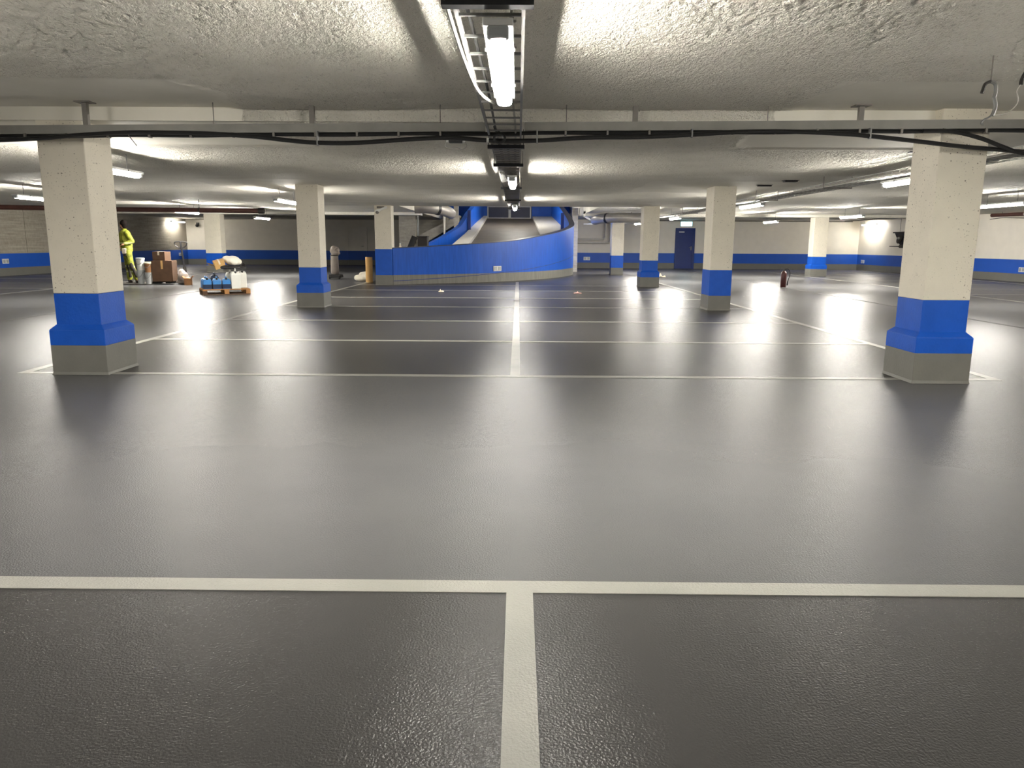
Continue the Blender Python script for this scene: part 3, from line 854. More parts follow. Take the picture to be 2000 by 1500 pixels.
MB().tube(spline([(3.30, 5.1, 2.42), (3.25, 5.1, 2.40), (3.225, 5.1, 2.35), (3.222, 5.1, 2.315)], 5), 0.012, 6).build('clamp', 'dark_steel', hk2, smooth=True)
for (x, y, sx, sy, lab) in ((4.6, 14.47, 0.26, 0.05, 'dark recessed ceiling slot nearer the second right column'), (4.72, 13.45, 0.22, 0.12, 'dark ceiling bracket nearer the nearest right column'), (4.6, 9.12, 0.09, 0.06, 'small black box on the ceiling beside the nearest right column')):
    b = MB().box(x - sx / 2, x + sx / 2, y - sy / 2, y + sy / 2, Z_FAR - 0.03, Z_FAR + 0.005)
    b.box(x - sx / 2 - .02, x + sx / 2 + .02, y - sy / 2 - .02, y + sy / 2 + .02, Z_FAR - 0.006, Z_FAR + 0.005)
    tag(b.build('ceiling_box', 'dark_steel', bevel=0.003, loc=(x, y, Z_FAR)), lab, 'box')

# overhead pipes
pp = thing('overhead_pipe', 'dark red overhead pipe crossing behind the nearest left column', 'pipe', (-12, 20, 2.1))
MB().tube([(-18.5, 18.6, 2.12), (-13.1, 19.6, 2.115), (-10.75, 20.4, 2.11), (-6.95, 20.75, 2.105)], 0.062, 12).build('pipe_body', 'rust_pipe', pp, smooth=True)
MB().tube([(-7.05, 20.74, 2.106), (-6.90, 20.755, 2.105)], 0.08, 12).build('end_flange', 'dark_steel', pp, smooth=True)
for (x, y) in ((-15.5, 19.15), (-11.9, 20.0), (-8.6, 20.6)):
    MB().tube([(x, y, 2.17), (x, y, Z_FAR + .01)], 0.008, 6).build('hanger', 'dull_metal', pp)
    MB().tube([(x - .02, y, 2.11), (x + .02, y, 2.11)], 0.07, 12).build('clamp', 'dark_steel', pp, smooth=True)
xr = right_wall_x(27)
pr = thing('overhead_pipe', 'brown overhead pipe along the right wall under the long bright lamp', 'pipe', (xr - 0.6, 27, 2.35))
MB().tube([(xr - 0.75, 28.6, 2.40), (xr - 0.75, 26.75, 2.385)], 0.065, 12).build('pipe_body', 'rust_pipe', pr, smooth=True)
MB().tube([(xr - 0.75, 26.75, 2.385), (xr - 0.75, 26.55, 2.385)], 0.072, 12).build('sleeve', 'cable_grey', pr, smooth=True)
MB().tube([(xr - 0.75, 26.55, 2.385), (xr - 0.75, 14, 2.30)], 0.062, 12).build('pipe_body', 'cardboard', pr, smooth=True)
for y in (28.0, 25, 20, 15):
    MB().tube([(xr - 0.75, y, 2.38), (xr - 0.75, y, (Z_REAR if y > 23.5 else Z_FAR) + .01)], 0.008, 6).build('hanger', 'dull_metal', pr)
tag(MB().tube(spline([(xr - .8, 28.6, 2.255), (xr - .8, 27.9, 2.29), (xr - .8, 27.2, 2.27), (xr - .8, 26.4, 2.23), (xr - .8, 25.6, 2.27), (xr - .8, 24.4, 2.30)], 6), 0.014, 6).build('wall_cable', 'dull_metal', smooth=True),
    'sagging cable below the brown pipe on the right', 'cable')
tag(MB().tube([(6.0, 39.926, 2.472), (17.4, 39.926, 2.472)], 0.022, 8).build('sprinkler_pipe', 'dull_metal', smooth=True), 'thin dark pipe along the top of the back wall above the blue door', 'pipe')
tag(MB().tube([(16.6, 39.0, 2.472), (16.9, 32.4, 2.472)], 0.025, 8).build('sprinkler_pipe', 'dull_metal', smooth=True), 'thin dark pipe above the hanging heater on the right', 'pipe')
tag(MB().tube([(-17.9, 42.3, 2.475), (-14.0, 41.0, 2.475), (-10.2, 33, 2.475)], 0.02, 8).build('sprinkler_pipe', 'dull_metal', smooth=True), 'thin dark pipe above the pallet truck', 'pipe')
# ducts near the ramp
d = thing('air_duct', 'silver air duct with dark band left above the ramp', 'duct', (-3.4, 30.0, 2.0))
MB().tube(spline([(-4.06, 30.0, 2.62), (-3.6, 30.05, 2.62), (-3.15, 30.3, 2.58), (-2.85, 30.8, 2.5), (-2.78, 31.5, 2.46)], 6), 0.22, 16).build('duct_body', 'duct_silver', d, smooth=True)
MB().tube([(-3.24, 30.22, 2.59), (-3.16, 30.29, 2.58)], 0.235, 16).build('band', 'black_plastic', d, smooth=True)
d = thing('air_duct', 'silver air duct with dark band right beside the ramp', 'duct', (3.6, 30.0, 2.0))
MB().tube(spline([(4.8, 29.8, 2.27), (4.5, 29.8, 2.27), (3.9, 29.9, 2.28), (3.3, 30.5, 2.26), (3.15, 31.4, 2.22)], 6), 0.19, 16).build('duct_body', 'duct_silver', d, smooth=True)
MB().tube([(3.56, 30.17, 2.27), (3.49, 30.26, 2.265)], 0.205, 16).build('band', 'black_plastic', d, smooth=True)
MB().tube([(4.4, 29.82, 2.45), (4.4, 29.82, 2.56)], 0.01, 6).build('hanger', 'dull_metal', d)
tag(MB().tube([(-3.15, 32.6, 0.0), (-3.15, 32.6, 2.84)], 0.045, 10).build('riser_pipe', 'pipe_light', smooth=True), 'thin pale riser pipe left of the ramp', 'pipe')
tag(MB().tube([(-4.36, 33.2, 0.0), (-4.36, 33.2, 2.52)], 0.045, 10).build('riser_pipe', 'galvanised', smooth=True), 'galvanised riser pipe in front of the grey pier', 'pipe')
for (z, x, top, lab) in ((1.50, 4.55, 2.52, 'inner'), (1.32, 4.80, 2.52, 'outer')):
    tag(MB().tube(spline([(2.8, 39.75, z), (x - .25, 39.75, z), (x - .08, 39.75, z + .02), (x, 39.75, z + 0.1), (x, 39.75, z + .25), (x, 39.75, top)], 5), 0.05, 10)
        .build('wall_pipe', 'pipe_light', smooth=True), '%s of the two pale bent pipes on the wall right of the ramp' % lab, 'pipe', 'pale bent wall pipes')
fr = thing('steel_frame', 'grey steel frame between the ramp wall and the right duct', 'frame', (3.1, 34.5, 2.1))
MB().box(3.42, 3.50, 34.4, 34.5, 2.10, 2.51).build('post', 'frame_grey', fr)
MB().box(2.95, 3.42, 34.4, 34.5, 2.12, 2.17).build('rail', 'frame_grey', fr)
MB().add([(2.95, 34.42, 2.45), (3.02, 34.42, 2.50), (3.42, 34.42, 2.27), (3.36, 34.42, 2.2), (2.95, 34.48, 2.45), (3.02, 34.48, 2.50), (3.42, 34.48, 2.27), (3.36, 34.48, 2.2)],
         [(0, 1, 2, 3), (7, 6, 5, 4), (0, 4, 5, 1), (1, 5, 6, 2), (2, 6, 7, 3), (3, 7, 4, 0)]).build('brace', 'frame_grey', fr)

# ------------------------------------------------------------------ doors, sign, heater, sockets
dr = struct(MB().box(8.32, 9.14, 39.90, 39.95, 0.01, 2.02).build('door_1', 'door_blue', bevel=0.005), 'closed blue steel door in the back wall')
for a in ((8.22, 8.32, 0, 2.10), (9.14, 9.24, 0, 2.10), (8.32, 9.14, 2.02, 2.10)):
    MB().box(a[0], a[1], 39.87, 39.96, a[2], a[3]).build('door_frame', 'door_blue', dr, bevel=0.005)
MB().box(8.40, 8.68, 39.89, 39.90, 1.87, 1.92).build('sign_plate', 'white_plastic', dr)
hd = MB().cbox((9.06, 39.89, 1.06), (0.05, 0.015, 0.2)).build('handle_plate', 'galvanised', dr)
MB().tube([(9.06, 39.88, 1.1), (9.06, 39.84, 1.1), (8.95, 39.84, 1.1)], 0.012, 8).build('handle', 'galvanised', hd)
ex = thing('exit_sign', 'glowing pale cyan exit sign above the blue door', 'sign', (8.75, 39.8, 2.2))
MB().box(8.44, 9.08, 39.86, 39.95, 2.17, 2.44).build('sign_box', 'white_plastic', ex, bevel=0.01)
MB().box(8.48, 9.04, 39.845, 39.86, 2.21, 2.41).build('lit_panel', 'exit_glow', ex)
d3 = struct(MB().box(-9.55, -8.55, 42.55, 42.6, 0.01, 2.05).build('door_3', 'wall_white'), 'flush cream door painted like the back wall')
for a in ((-9.65, -9.55, 0, 2.13), (-8.55, -8.45, 0, 2.13), (-9.55, -8.55, 2.05, 2.13)):
    MB().box(a[0], a[1], 42.52, 42.61, a[2], a[3]).build('door_frame', 'wall_white', d3, bevel=0.005)
MB().tube([(-8.66, 42.55, 1.05), (-8.66, 42.49, 1.05), (-8.78, 42.49, 1.05)], 0.012, 8).build('handle', 'galvanised', d3)
tag(MB().box(-7.95, -7.75, 42.48, 42.6, 1.9, 2.25).build('wall_box', 'galvanised', bevel=0.01), 'small grey box high on the wall beside the cream door', 'box')

ht = thing('fan_heater', 'black fan heater hanging from rods at the right wall', 'heater', (17.2, 34.2, 1.2))
MB().box(17.02, 17.5, 33.62, 34.78, 1.82, 1.88).build('top_plate', 'dark_steel', ht)
hb = MB().add([(17.06, 33.7, 1.82), (17.06, 34.7, 1.82), (17.46, 34.7, 1.82), (17.46, 33.7, 1.82), (17.2, 33.75, 1.30), (17.2, 34.45, 1.30), (17.46, 34.45, 1.30), (17.46, 33.75, 1.30)],
              [(0, 1, 2, 3), (7, 6, 5, 4), (0, 4, 5, 1), (1, 5, 6, 2), (2, 6, 7, 3), (3, 7, 4, 0)]).build('housing', 'black_plastic', ht, bevel=0.02)
xf = Matrix.Translation((17.10, 34.2, 1.58)) @ Matrix.Rotation(math.radians(-75), 4, 'Y')
MB(xf).lathe((0, 0, 0), [(0.22, 0), (0.24, 0.03), (0.24, 0.05), (0.2, 0.06)], 20).build('fan_ring', 'dark_steel', ht, smooth=True)
MB(xf).ball((0, 0, 0.08), 0.07).build('fan_hub', 'galvanised', ht, smooth=True)
for k in range(4):
    a = k * math.pi / 2
    MB(xf @ Matrix.Rotation(a, 4, 'Z')).box(0.04, 0.2, -0.04, 0.04, 0.055, 0.065).build('fan_blade', 'dark_steel', ht)
MB().box(17.15, 17.5, 33.55, 33.8, 1.2, 1.8).build('side_panel', 'dull_metal', ht, bevel=0.01)
MB().box(17.0, 17.35, 34.2, 34.95, 1.22, 1.25).build('louver', 'dark_steel', ht)
MB().box(17.05, 17.35, 33.75, 34.2, 1.16, 1.30).build('louver', 'dark_steel', ht, bevel=0.02)
for y in (33.7, 34.1, 34.7):
    MB().tube([(17.3, y, 1.87), (17.3, y, Z_REAR + .01)], 0.01, 6).build('hanger', 'dull_metal', ht)

def socket(label, loc, axis, s=0.085):
    """white double socket: plate, two faces; axis points out of the wall"""
    t = thing('wall_socket', label, 'socket', loc, 'white wall sockets on the blue band')
    ax = Vector(axis).normalized()
    xf = Matrix.Translation(loc) @ ax.to_track_quat('Y', 'Z').to_matrix().to_4x4()
    MB(xf).box(-2 * s, 2 * s, -0.01, 0.02, -s, s).build('plate', 'white_plastic', t, bevel=0.005)
    for q in (-s, s):
        MB(xf).box(q - s * .7, q + s * .7, 0.02, 0.03, -s * .7, s * .7).build('socket_face', 'frame_grey', t, bevel=0.005)
socket('white socket on the blue band at the left edge of the picture', (-18.58, 27.3, 0.53), (1, 0, 0))
socket('white socket on the blue band behind the pallet truck handle', (-18.58, 41.6, 0.56), (1, 0, 0))
socket('white socket on the curved blue ramp wall', (-0.70, 25.46, 0.44), (0.66, -0.75, 0))
socket('white socket on the blue band right of the ramp wall', (3.62, 39.94, 0.50), (0, -1, 0))
socket('white socket on the right wall below the glowing lamp', (right_wall_x(39.5) - .01, 39.3, 0.44), (-1, 0, 0))
socket('white socket on the right wall below the hanging heater', (right_wall_x(35.2) - .01, 35.2, 0.46), (-1, 0, 0))
socket('white socket on the blue band at the right edge of the picture', (right_wall_x(27.6) - .01, 27.6, 0.44), (-1, 0, 0))
cm = thing('security_camera', 'small black security camera high on the left back wall', 'camera', (-17.9, 42.5, 2.1))
MB().ball((-17.9, 42.42, 2.13), 0.09).build('dome', 'black_plastic', cm, smooth=True)
MB().box(-17.95, -17.85, 42.45, 42.6, 2.12, 2.3).build('mount', 'black_plastic', cm)
sp = thing('column_fitting', 'pale bracket with cable fitting at the head of the ramp column', 'bracket', (-4.2, 23.25, 2.25))
MB().box(-4.30, -4.08, 23.24, 23.3, 2.30, 2.36).build('bracket_plate', 'dull_metal', sp)
MB().tube(spline([(-4.32, 23.2, 2.20), (-4.2, 23.2, 2.25), (-4.1, 23.2, 2.29), (-3.98, 23.2, 2.33)], 5), [0.05] * 5 + [0.035] * 11, 10).build('horn', 'white_plastic', sp, smooth=True)
MB().ball((-4.28, 23.2, 2.19), 0.06).build('joint', 'dull_metal', sp, smooth=True)

# ------------------------------------------------------------------ fire extinguisher
fe = thing('fire_extinguisher', 'dark red fire extinguisher standing on the floor joint', 'extinguisher', (8.15, 23.2, 0))
MB().lathe((8.15, 23.2, 0), [(0.075, 0), (0.085, 0.015), (0.085, 0.40), (0.075, 0.45), (0.045, 0.49), (0.025, 0.50)], 20).build('cylinder_body', 'extinguisher_red', fe, smooth=True)
MB().lathe((8.15, 23.2, 0.50), [(0.025, 0), (0.025, 0.05), (0.015, 0.06)], 12).build('valve', 'dark_steel', fe, smooth=True)
MB().box(8.05, 8.18, 23.185, 23.215, 0.545, 0.565).build('lever', 'dark_steel', fe)
MB().box(8.06, 8.17, 23.185, 23.215, 0.575, 0.59).build('lever', 'dark_steel', fe)
MB().tube(spline([(8.17, 23.2, 0.53), (8.24, 23.2, 0.57), (8.31, 23.2, 0.52), (8.335, 23.2, 0.40), (8.31, 23.2, 0.28), (8.28, 23.2, 0.17)], 6), 0.013, 8).build('hose', 'cable_black', fe, smooth=True)
MB().tube([(8.28, 23.2, 0.19), (8.275, 23.2, 0.06)], [0.015, 0.024], 10).build('nozzle', 'black_plastic', fe, smooth=True)

# ------------------------------------------------------------------ worker
PX, PY = -11.98, 23.1
def P(x, y, z): return (PX + x, PY + y, z)
person = thing('person', 'person in yellow high-visibility work clothes leaning beside the nearest left column', 'person', (PX, PY, 0))
b = MB()
# head, neck, trunk (seen from behind, turned to the left)
b.ball(P(-0.02, 0, 1.77), (0.085, 0.105, 0.125), 16, 12)
b.ball(P(-0.075, 0.035, 1.735), (0.05, 0.055, 0.075))
b.capsule(P(-0.125, 0.05, 1.755), P(-0.13, 0.052, 1.735), 0.014, 0.018)          # nose
b.capsule(P(-0.105, 0.045, 1.70), P(-0.11, 0.04, 1.70), 0.016, 0.016)            # mouth, chin
for e in (-1, 1):
    b.ball(P(0.005 + e * 0.02, e * 0.098, 1.765), (0.03, 0.014, 0.035))          # ears
b.capsule(P(-0.01, 0, 1.67), P(0.0, 0, 1.55), 0.055, 0.065)
b.capsule(P(0.0, 0, 1.46), P(0.03, 0, 1.02), 0.15, 0.14)
# legs
HL, KL, AL = P(-0.04, 0.09, 0.98), P(-0.02, 0.10, 0.53), P(0.0, 0.10, 0.10)
HR, KR, AR = P(0.10, -0.10, 0.98), P(0.19, -0.13, 0.54), P(0.30, -0.05, 0.11)
for h_, k_, a_ in ((HL, KL, AL), (HR, KR, AR)):
    b.capsule(h_, k_, 0.085, 0.058); b.capsule(k_, a_, 0.056, 0.04)
    b.capsule(a_, (a_[0] + 0.08, a_[1] - 0.11, 0.05), 0.04, 0.032)
# arms: near arm bent forward with the hand at the belt, far arm the same
SR, ER, WR = P(0.13, -0.12, 1.50), P(0.27, -0.10, 1.27), P(0.10, -0.26, 1.19)
SL, EL, WL = P(-0.12, 0.10, 1.50), P(-0.22, 0.16, 1.26), P(-0.16, -0.06, 1.12)
for s_, e_, w_ in ((SR, ER, WR), (SL, EL, WL)):
    b.capsule(s_, e_, 0.055, 0.042); b.capsule(e_, w_, 0.04, 0.028)
    d = (Vector(w_) - Vector(e_)).normalized()
    side = d.cross(Vector((0, 0, 1))).normalized()
    palm = Vector(w_) + d * 0.05
    b.capsule(w_, palm, 0.028, 0.034)
    for k, ln in enumerate((0.065, 0.075, 0.07, 0.055)):
        r0 = palm + side * (k - 1.5) * 0.019 + d * 0.02
        kn = r0 + d * ln * 0.6
        b.capsule(r0, kn, 0.010, 0.009, 8)
        b.capsule(kn, kn + d * ln * 0.3 + Vector((0, 0, -ln * 0.45)), 0.009, 0.008, 8)
    th = Vector(w_) + d * 0.02 - side * 0.03
    b.capsule(th, th + d * 0.045 - side * 0.025, 0.012, 0.010, 8)
    b.capsule(th + d * 0.045 - side * 0.025, th + d * 0.075 - side * 0.02, 0.010, 0.008, 8)
remeshed(b, 'body', 'skin', person, 0.011, 3)
h = MB().ball(P(0.005, -0.01, 1.80), (0.098, 0.118, 0.118), 16, 12)
h.ball(P(0.045, -0.03, 1.73), (0.07, 0.09, 0.09), 12, 10)
h.ball(P(-0.07, 0.03, 1.69), (0.05, 0.06, 0.05), 12, 10)
remeshed(h, 'hair', 'hair_dark', person, 0.014, 4)
j = MB()
j.capsule(P(0.01, 0, 1.46), P(0.02, 0, 1.30), 0.17, 0.185)
j.capsule(P(0.02, 0, 1.30), P(0.04, 0, 1.08), 0.185, 0.165)
j.capsule(P(-0.10, 0.06, 1.50), P(0.11, -0.07, 1.50), 0.085, 0.085)
j.capsule(P(0.0, 0, 1.55), P(0.0, 0, 1.60), 0.085, 0.075)
for s_, e_, w_ in ((SR, ER, WR), (SL, EL, WL)):
    w2 = Vector(e_).lerp(Vector(w_), 0.92)
    j.capsule(s_, e_, 0.085, 0.070); j.capsule(e_, w2, 0.070, 0.052)
remeshed(j, 'jacket', 'hivis_jacket', person, 0.013, 4)
tr = MB()
tr.capsule(P(-0.02, 0.05, 1.03), P(0.09, -0.05, 1.03), 0.145, 0.145)
for h_, k_, a_ in ((HL, KL, AL), (HR, KR, AR)):
    a2 = Vector(k_).lerp(Vector(a_), 0.9)
    tr.capsule(h_, k_, 0.115, 0.088); tr.capsule(k_, a2, 0.088, 0.075)
tro = remeshed(tr, 'trousers', 'hivis_trousers', person, 0.013, 4)
MB().cbox(P(0.05, -0.19, 0.98), (0.14, 0.06, 0.16)).build('tool_pouch', 'paper', tro, bevel=0.02)
MB().cbox(P(0.06, -0.19, 0.86), (0.10, 0.07, 0.07)).build('pocket', 'boot_dark', tro, bevel=0.02)
for k_ in (KL, KR):
    kb = MB().ball((k_[0] + 0.035, k_[1] - 0.06, k_[2] - 0.02), (0.065, 0.05, 0.11))
    kb.build('knee_patch', 'boot_dark', tro, smooth=True)
for k_, a_ in ((KL, AL), (KR, AR)):
    q0, q1 = Vector(k_).lerp(Vector(a_), 0.25), Vector(k_).lerp(Vector(a_), 0.75)
    off = Vector((0.045, -0.04, 0))
    MB().capsule(q0 + off, q1 + off * 0.8, 0.052, 0.045).build('calf_panel', 'boot_dark', tro, smooth=True)
for a_ in (AL, AR):
    bo = MB()
    bo.capsule((a_[0], a_[1], 0.17), (a_[0], a_[1], 0.07), 0.055, 0.06)
    bo.capsule((a_[0], a_[1] + 0.03, 0.055), (a_[0] + 0.10, a_[1] - 0.14, 0.05), 0.055, 0.05)
    bo.box(a_[0] - 0.055, a_[0] + 0.12, a_[1] - 0.17, a_[1] + 0.07, 0.002, 0.03)
    remeshed(bo, 'boot', 'boot_dark', person, 0.012, 4)
tag(MB().box(-12.35, -10.95, 22.45, 23.6, 0.0, 0.018).build('floor_sheet', 'dull_metal', bevel=0.004), 'dark protective sheet on the floor under the worker', 'sheet')
for q in [o for o in bpy.data.objects if o.name.startswith('floor_sheet')]: q.location.z = 0.0

# ------------------------------------------------------------------ pallet truck and cartons
def rotz(cx, cy, deg): return Matrix.Translation((cx, cy, 0)) @ Matrix.Rotation(math.radians(deg), 4, 'Z')
pj = thing('pallet_truck', 'hand pallet truck with upright black handle behind the brown cartons', 'pallet truck', (-10.3, 23.0, 0))
for x in (-10.95, -10.55):
    MB().box(x - 0.08, x + 0.08, 22.64, 23.0, 0.03, 0.085).build('fork', 'dark_steel', pj, bevel=0.01)
MB().box(-11.05, -10.2, 22.95, 23.15, 0.04, 0.30).build('chassis', 'dark_steel', pj, bevel=0.02)
MB().tube([(-10.18, 23.05, 0.28), (-10.20, 23.05, 0.52)], 0.05, 12).build('pump', 'dark_steel', pj, smooth=True)
MB().tube([(-10.20, 23.05, 0.50), (-10.27, 23.05, 1.26)], 0.026, 10).build('shaft', 'black_plastic', pj, smooth=True)
MB().tube(spline([(-10.26, 23.05, 1.07), (-10.36, 23.05, 1.10), (-10.44, 23.05, 1.17), (-10.445, 23.05, 1.25), (-10.27, 23.05, 1.268), (-10.09, 23.05, 1.25), (-10.095, 23.05, 1.17), (-10.17, 23.05, 1.10), (-10.26, 23.05, 1.07)], 5), 0.016, 8).build('handle_loop', 'black_plastic', pj, smooth=True)
for x in (-10.24, -10.12):
    MB().tube([(x - .02, 23.05, 0.085), (x + .02, 23.05, 0.085)], 0.085, 16).build('wheel', 'boot_dark', pj)
def carton(label, cx, cy, z, sx, sy, sz, deg, mat='cardboard', tape='cardboard_light', flaps=False):
    t = thing('cardboard_box', label, 'box', (cx, cy, z))
    xf = rotz(cx, cy, deg) @ Matrix.Translation((0, 0, z))
    MB(xf).box(-sx / 2, sx / 2, -sy / 2, sy / 2, 0, sz).build('carton_body', mat, t, bevel=0.006)
    MB(xf).box(-0.03, 0.03, -sy / 2 - .002, sy / 2 + .002, sz * 0.6, sz + .002).build('tape', tape, t)
    if flaps:
        for s in (-1, 1):
            f = xf @ Matrix.Translation((s * sx / 2, 0, sz)) @ Matrix.Rotation(s * math.radians(40), 4, 'Y')
            MB(f).box(-0.004, 0.004, -sy / 2, sy / 2, 0, sx * 0.45).build('flap', mat, t)
    return t
carton('large brown carton on the pallet truck', -10.66, 22.72, 0.09, 0.60, 0.40, 0.62, 4, 'cardboard_dark')
carton('smaller brown carton on top of the large brown carton', -10.72, 22.72, 0.712, 0.40, 0.32, 0.26, -8, 'cardboard_dark', 'paper')
carton('small open brown box on the floor beside the blue jugs', -9.84, 22.42, 0.0, 0.19, 0.2, 0.20, 10, 'cardboard', 'cardboard', True)
gb = MB().ball((-10.08, 22.65, 0.20), (0.17, 0.16, 0.20)); gb.ball((-10.12, 22.65, 0.36), (0.10, 0.10, 0.11)); gb.ball((-9.98, 22.62, 0.12), (0.16, 0.13, 0.12)); gb.ball((-10.14, 22.7, 0.08), (0.2, 0.15, 0.08))
tag(remeshed(gb, 'rubbish_bag', 'bag_grey', None, 0.02, 4, loc=(-10.08, 22.65, 0.0)), 'slumped grey bag leaning on the large brown carton', 'bag')
for ob, z in ((bpy.data.objects['rubbish_bag'], 0.0),): ob.location.z = z
def bucket(label, cx, cy, z, r, h, mat, lid=None):
    t = thing('bucket', label, 'bucket', (cx, cy, z), 'plastic buckets beside the worker')
    MB().lathe((cx, cy, z), [(r * .82, 0), (r * .98, h * .93), (r * 1.05, h * .93), (r * 1.05, h), (r * .95, h), (r * .92, h * .9)], 20).build('bucket_body', mat, t, smooth=True)
    MB().tube(spline([(cx - r, cy - .02, z + h * .9), (cx - r * .6, cy - r * .9, z + h * .62), (cx, cy - r * 1.1, z + h * .5), (cx + r * .6, cy - r * .9, z + h * .62), (cx + r, cy - .02, z + h * .9)], 5), 0.006, 6).build('bail', 'galvanised', t, smooth=True)
    if lid:
        MB().lathe((cx, cy, z + h), [(r * 1.08, -0.02), (r * 1.08, 0.02), (r * .9, 0.03)], 20).build('lid', lid, t, smooth=True)
bucket('clear tall plastic bucket standing next to the worker', -11.32, 22.55, 0.018, 0.10, 0.40, 'clear_plastic')
bucket('clear plastic bucket standing before the large carton', -11.06, 22.50, 0.018, 0.09, 0.34, 'clear_plastic')
bucket('reddish bucket standing on the clear bucket before the carton', -11.06, 22.52, 0.361, 0.10, 0.28, 'cardboard', 'paper')
bucket('white lidded bucket stacked on the tall clear bucket', -11.30, 22.56, 0.421, 0.12, 0.34, 'canister_white', 'clear_plastic')

# ------------------------------------------------------------------ pallet with jugs, canisters, sack
RZ = rotz(-7.33, 18.75, 28)
pa = thing('wooden_pallet', 'wooden pallet loaded with blue jugs and white canisters', 'pallet', (-7.33, 18.75, 0))
for k in range(5):
    yy = -0.36 + k * 0.18
    MB(RZ).box(-0.55, 0.55, yy - 0.06, yy + 0.06, 0.118, 0.14).build('deck_board', 'pallet_wood', pa, bevel=0.003)
for xx in (-0.5, 0, 0.5):
    MB(RZ).box(xx - 0.05, xx + 0.05, -0.42, 0.42, 0.10, 0.118).build('stringer', 'pallet_wood', pa)
    for yy in (-0.37, 0, 0.37):
        MB(RZ).box(xx - 0.055, xx + 0.055, yy - 0.055, yy + 0.055, 0.022, 0.10).build('block', 'pallet_dark' if xx < 0 else 'pallet_wood', pa, bevel=0.003)
for yy in (-0.37, 0, 0.37):
    MB(RZ).box(-0.55, 0.55, yy - 0.05, yy + 0.05, 0.0, 0.022).build('bottom_board', 'pallet_dark', pa)
def jug(label, u, v, mat, w=0.19, d=0.24, h=0.26, grp='blue jugs on the pallet', body2=None):
    xf = RZ @ Matrix.Translation((u, v, 0.14))
    loc = xf.translation
    t = thing('jerry_can', label, 'canister', loc, grp)
    bx = MB(xf); bx.box(-w / 2, w / 2, -d / 2, d / 2, 0, h * .82); bx.frustum((-w / 2, w / 2, -d / 2, d / 2), (-w / 2 * .7, w / 2 * .7, -d / 2 * .6, d / 2 * .8), h * .82, h * .95)
    bx.build('can_body', mat, t, bevel=0.015)
    if body2:
        MB(xf).box(-w / 2 - .002, w / 2 + .002, -d / 2 - .002, d / 2 + .002, h * .06, h * .45).build('label_band', body2, t)
    MB(xf).tube(spline([(0, -d * .25, h * .93), (0, -d * .2, h * 1.1), (0, d * .2, h * 1.1), (0, d * .25, h * .93)], 5), 0.014, 8).build('grip', mat, t, smooth=True)
    MB(xf).lathe((0, -d * .35, h * .86), [(0.025, 0), (0.025, 0.05)], 12).build('cap', 'black_plastic', t)
jug('blue jug at the front left corner of the pallet', -0.43, -0.26, 'jug_blue', body2='jug_dark')
jug('blue jug in the middle of the front row on the pallet', -0.21, -0.26, 'jug_blue', body2='jug_dark')
jug('blue jug of the front row beside the white canister', 0.01, -0.26, 'jug_blue', body2='jug_dark')
jug('blue jug in the back row left on the pallet', -0.43, 0.12, 'jug_blue')
jug('dark blue jug in the back row beside the white canister', -0.21, 0.14, 'jug_dark', h=0.34)
jug('white canister nearer the blue jugs under the black bag', 0.23, -0.27, 'canister_white', 0.22, 0.27, 0.44, 'white canisters on the pallet')
jug('white canister at the right corner of the pallet', 0.43, 0.02, 'canister_white', 0.19, 0.26, 0.44, 'white canisters on the pallet')
jug('white canister at the back hidden behind the black bag', 0.18, 0.22, 'canister_white', 0.22, 0.26, 0.40, 'white canisters on the pallet')
bg = MB(RZ)
bg.ball((0.27, -0.10, 0.645), (0.28, 0.24, 0.055)); bg.ball((0.02, -0.12, 0.66), (0.14, 0.16, 0.06)); bg.ball((0.48, 0.02, 0.67), (0.07, 0.1, 0.09)); bg.ball((0.38, -0.16, 0.64), (0.1, 0.1, 0.06))
tag(remeshed(bg, 'plastic_bag', 'bag_black', None, 0.014, 3, loc=(-7.1, 18.7, 0.6)), 'black plastic bag spread over the white canisters', 'bag')
sk = MB(RZ)
sk.ball((0.22, -0.04, 0.82), (0.19, 0.17, 0.12)); sk.ball((0.10, 0.0, 0.86), (0.12, 0.12, 0.08)); sk.ball((0.33, -0.08, 0.79), (0.11, 0.12, 0.085)); sk.ball((0.24, -0.16, 0.77), (0.08, 0.08, 0.07))
tag(remeshed(sk, 'sack', 'sack_white', None, 0.016, 3, loc=(-7.1, 18.8, 0.7)), 'crumpled white sack lying on the black bag', 'sack')
t = thing('cardboard_box', 'light tan box tilted on top of the jugs beside the white sack', 'box', (-7.44, 18.62, 0.6))
xf = RZ @ Matrix.Translation((-0.10, -0.10, 0.735)) @ Matrix.Rotation(math.radians(-14), 4, 'Y') @ Matrix.Rotation(math.radians(12), 4, 'X')
MB(xf).box(-0.125, 0.125, -0.11, 0.11, -0.09, 0.10).build('carton_body', 'cardboard_light', t, bevel=0.006)
MB(xf).box(-0.02, 0.02, -0.112, 0.112, 0.02, 0.102).build('tape', 'paper', t)
f = xf @ Matrix.Translation((-0.125, 0, 0.0)) @ Matrix.Rotation(math.radians(-60), 4, 'Y')
MB(f).box(-0.003, 0.003, -0.11, 0.11, 0, 0.16).build('flap', 'cardboard_dark', t)

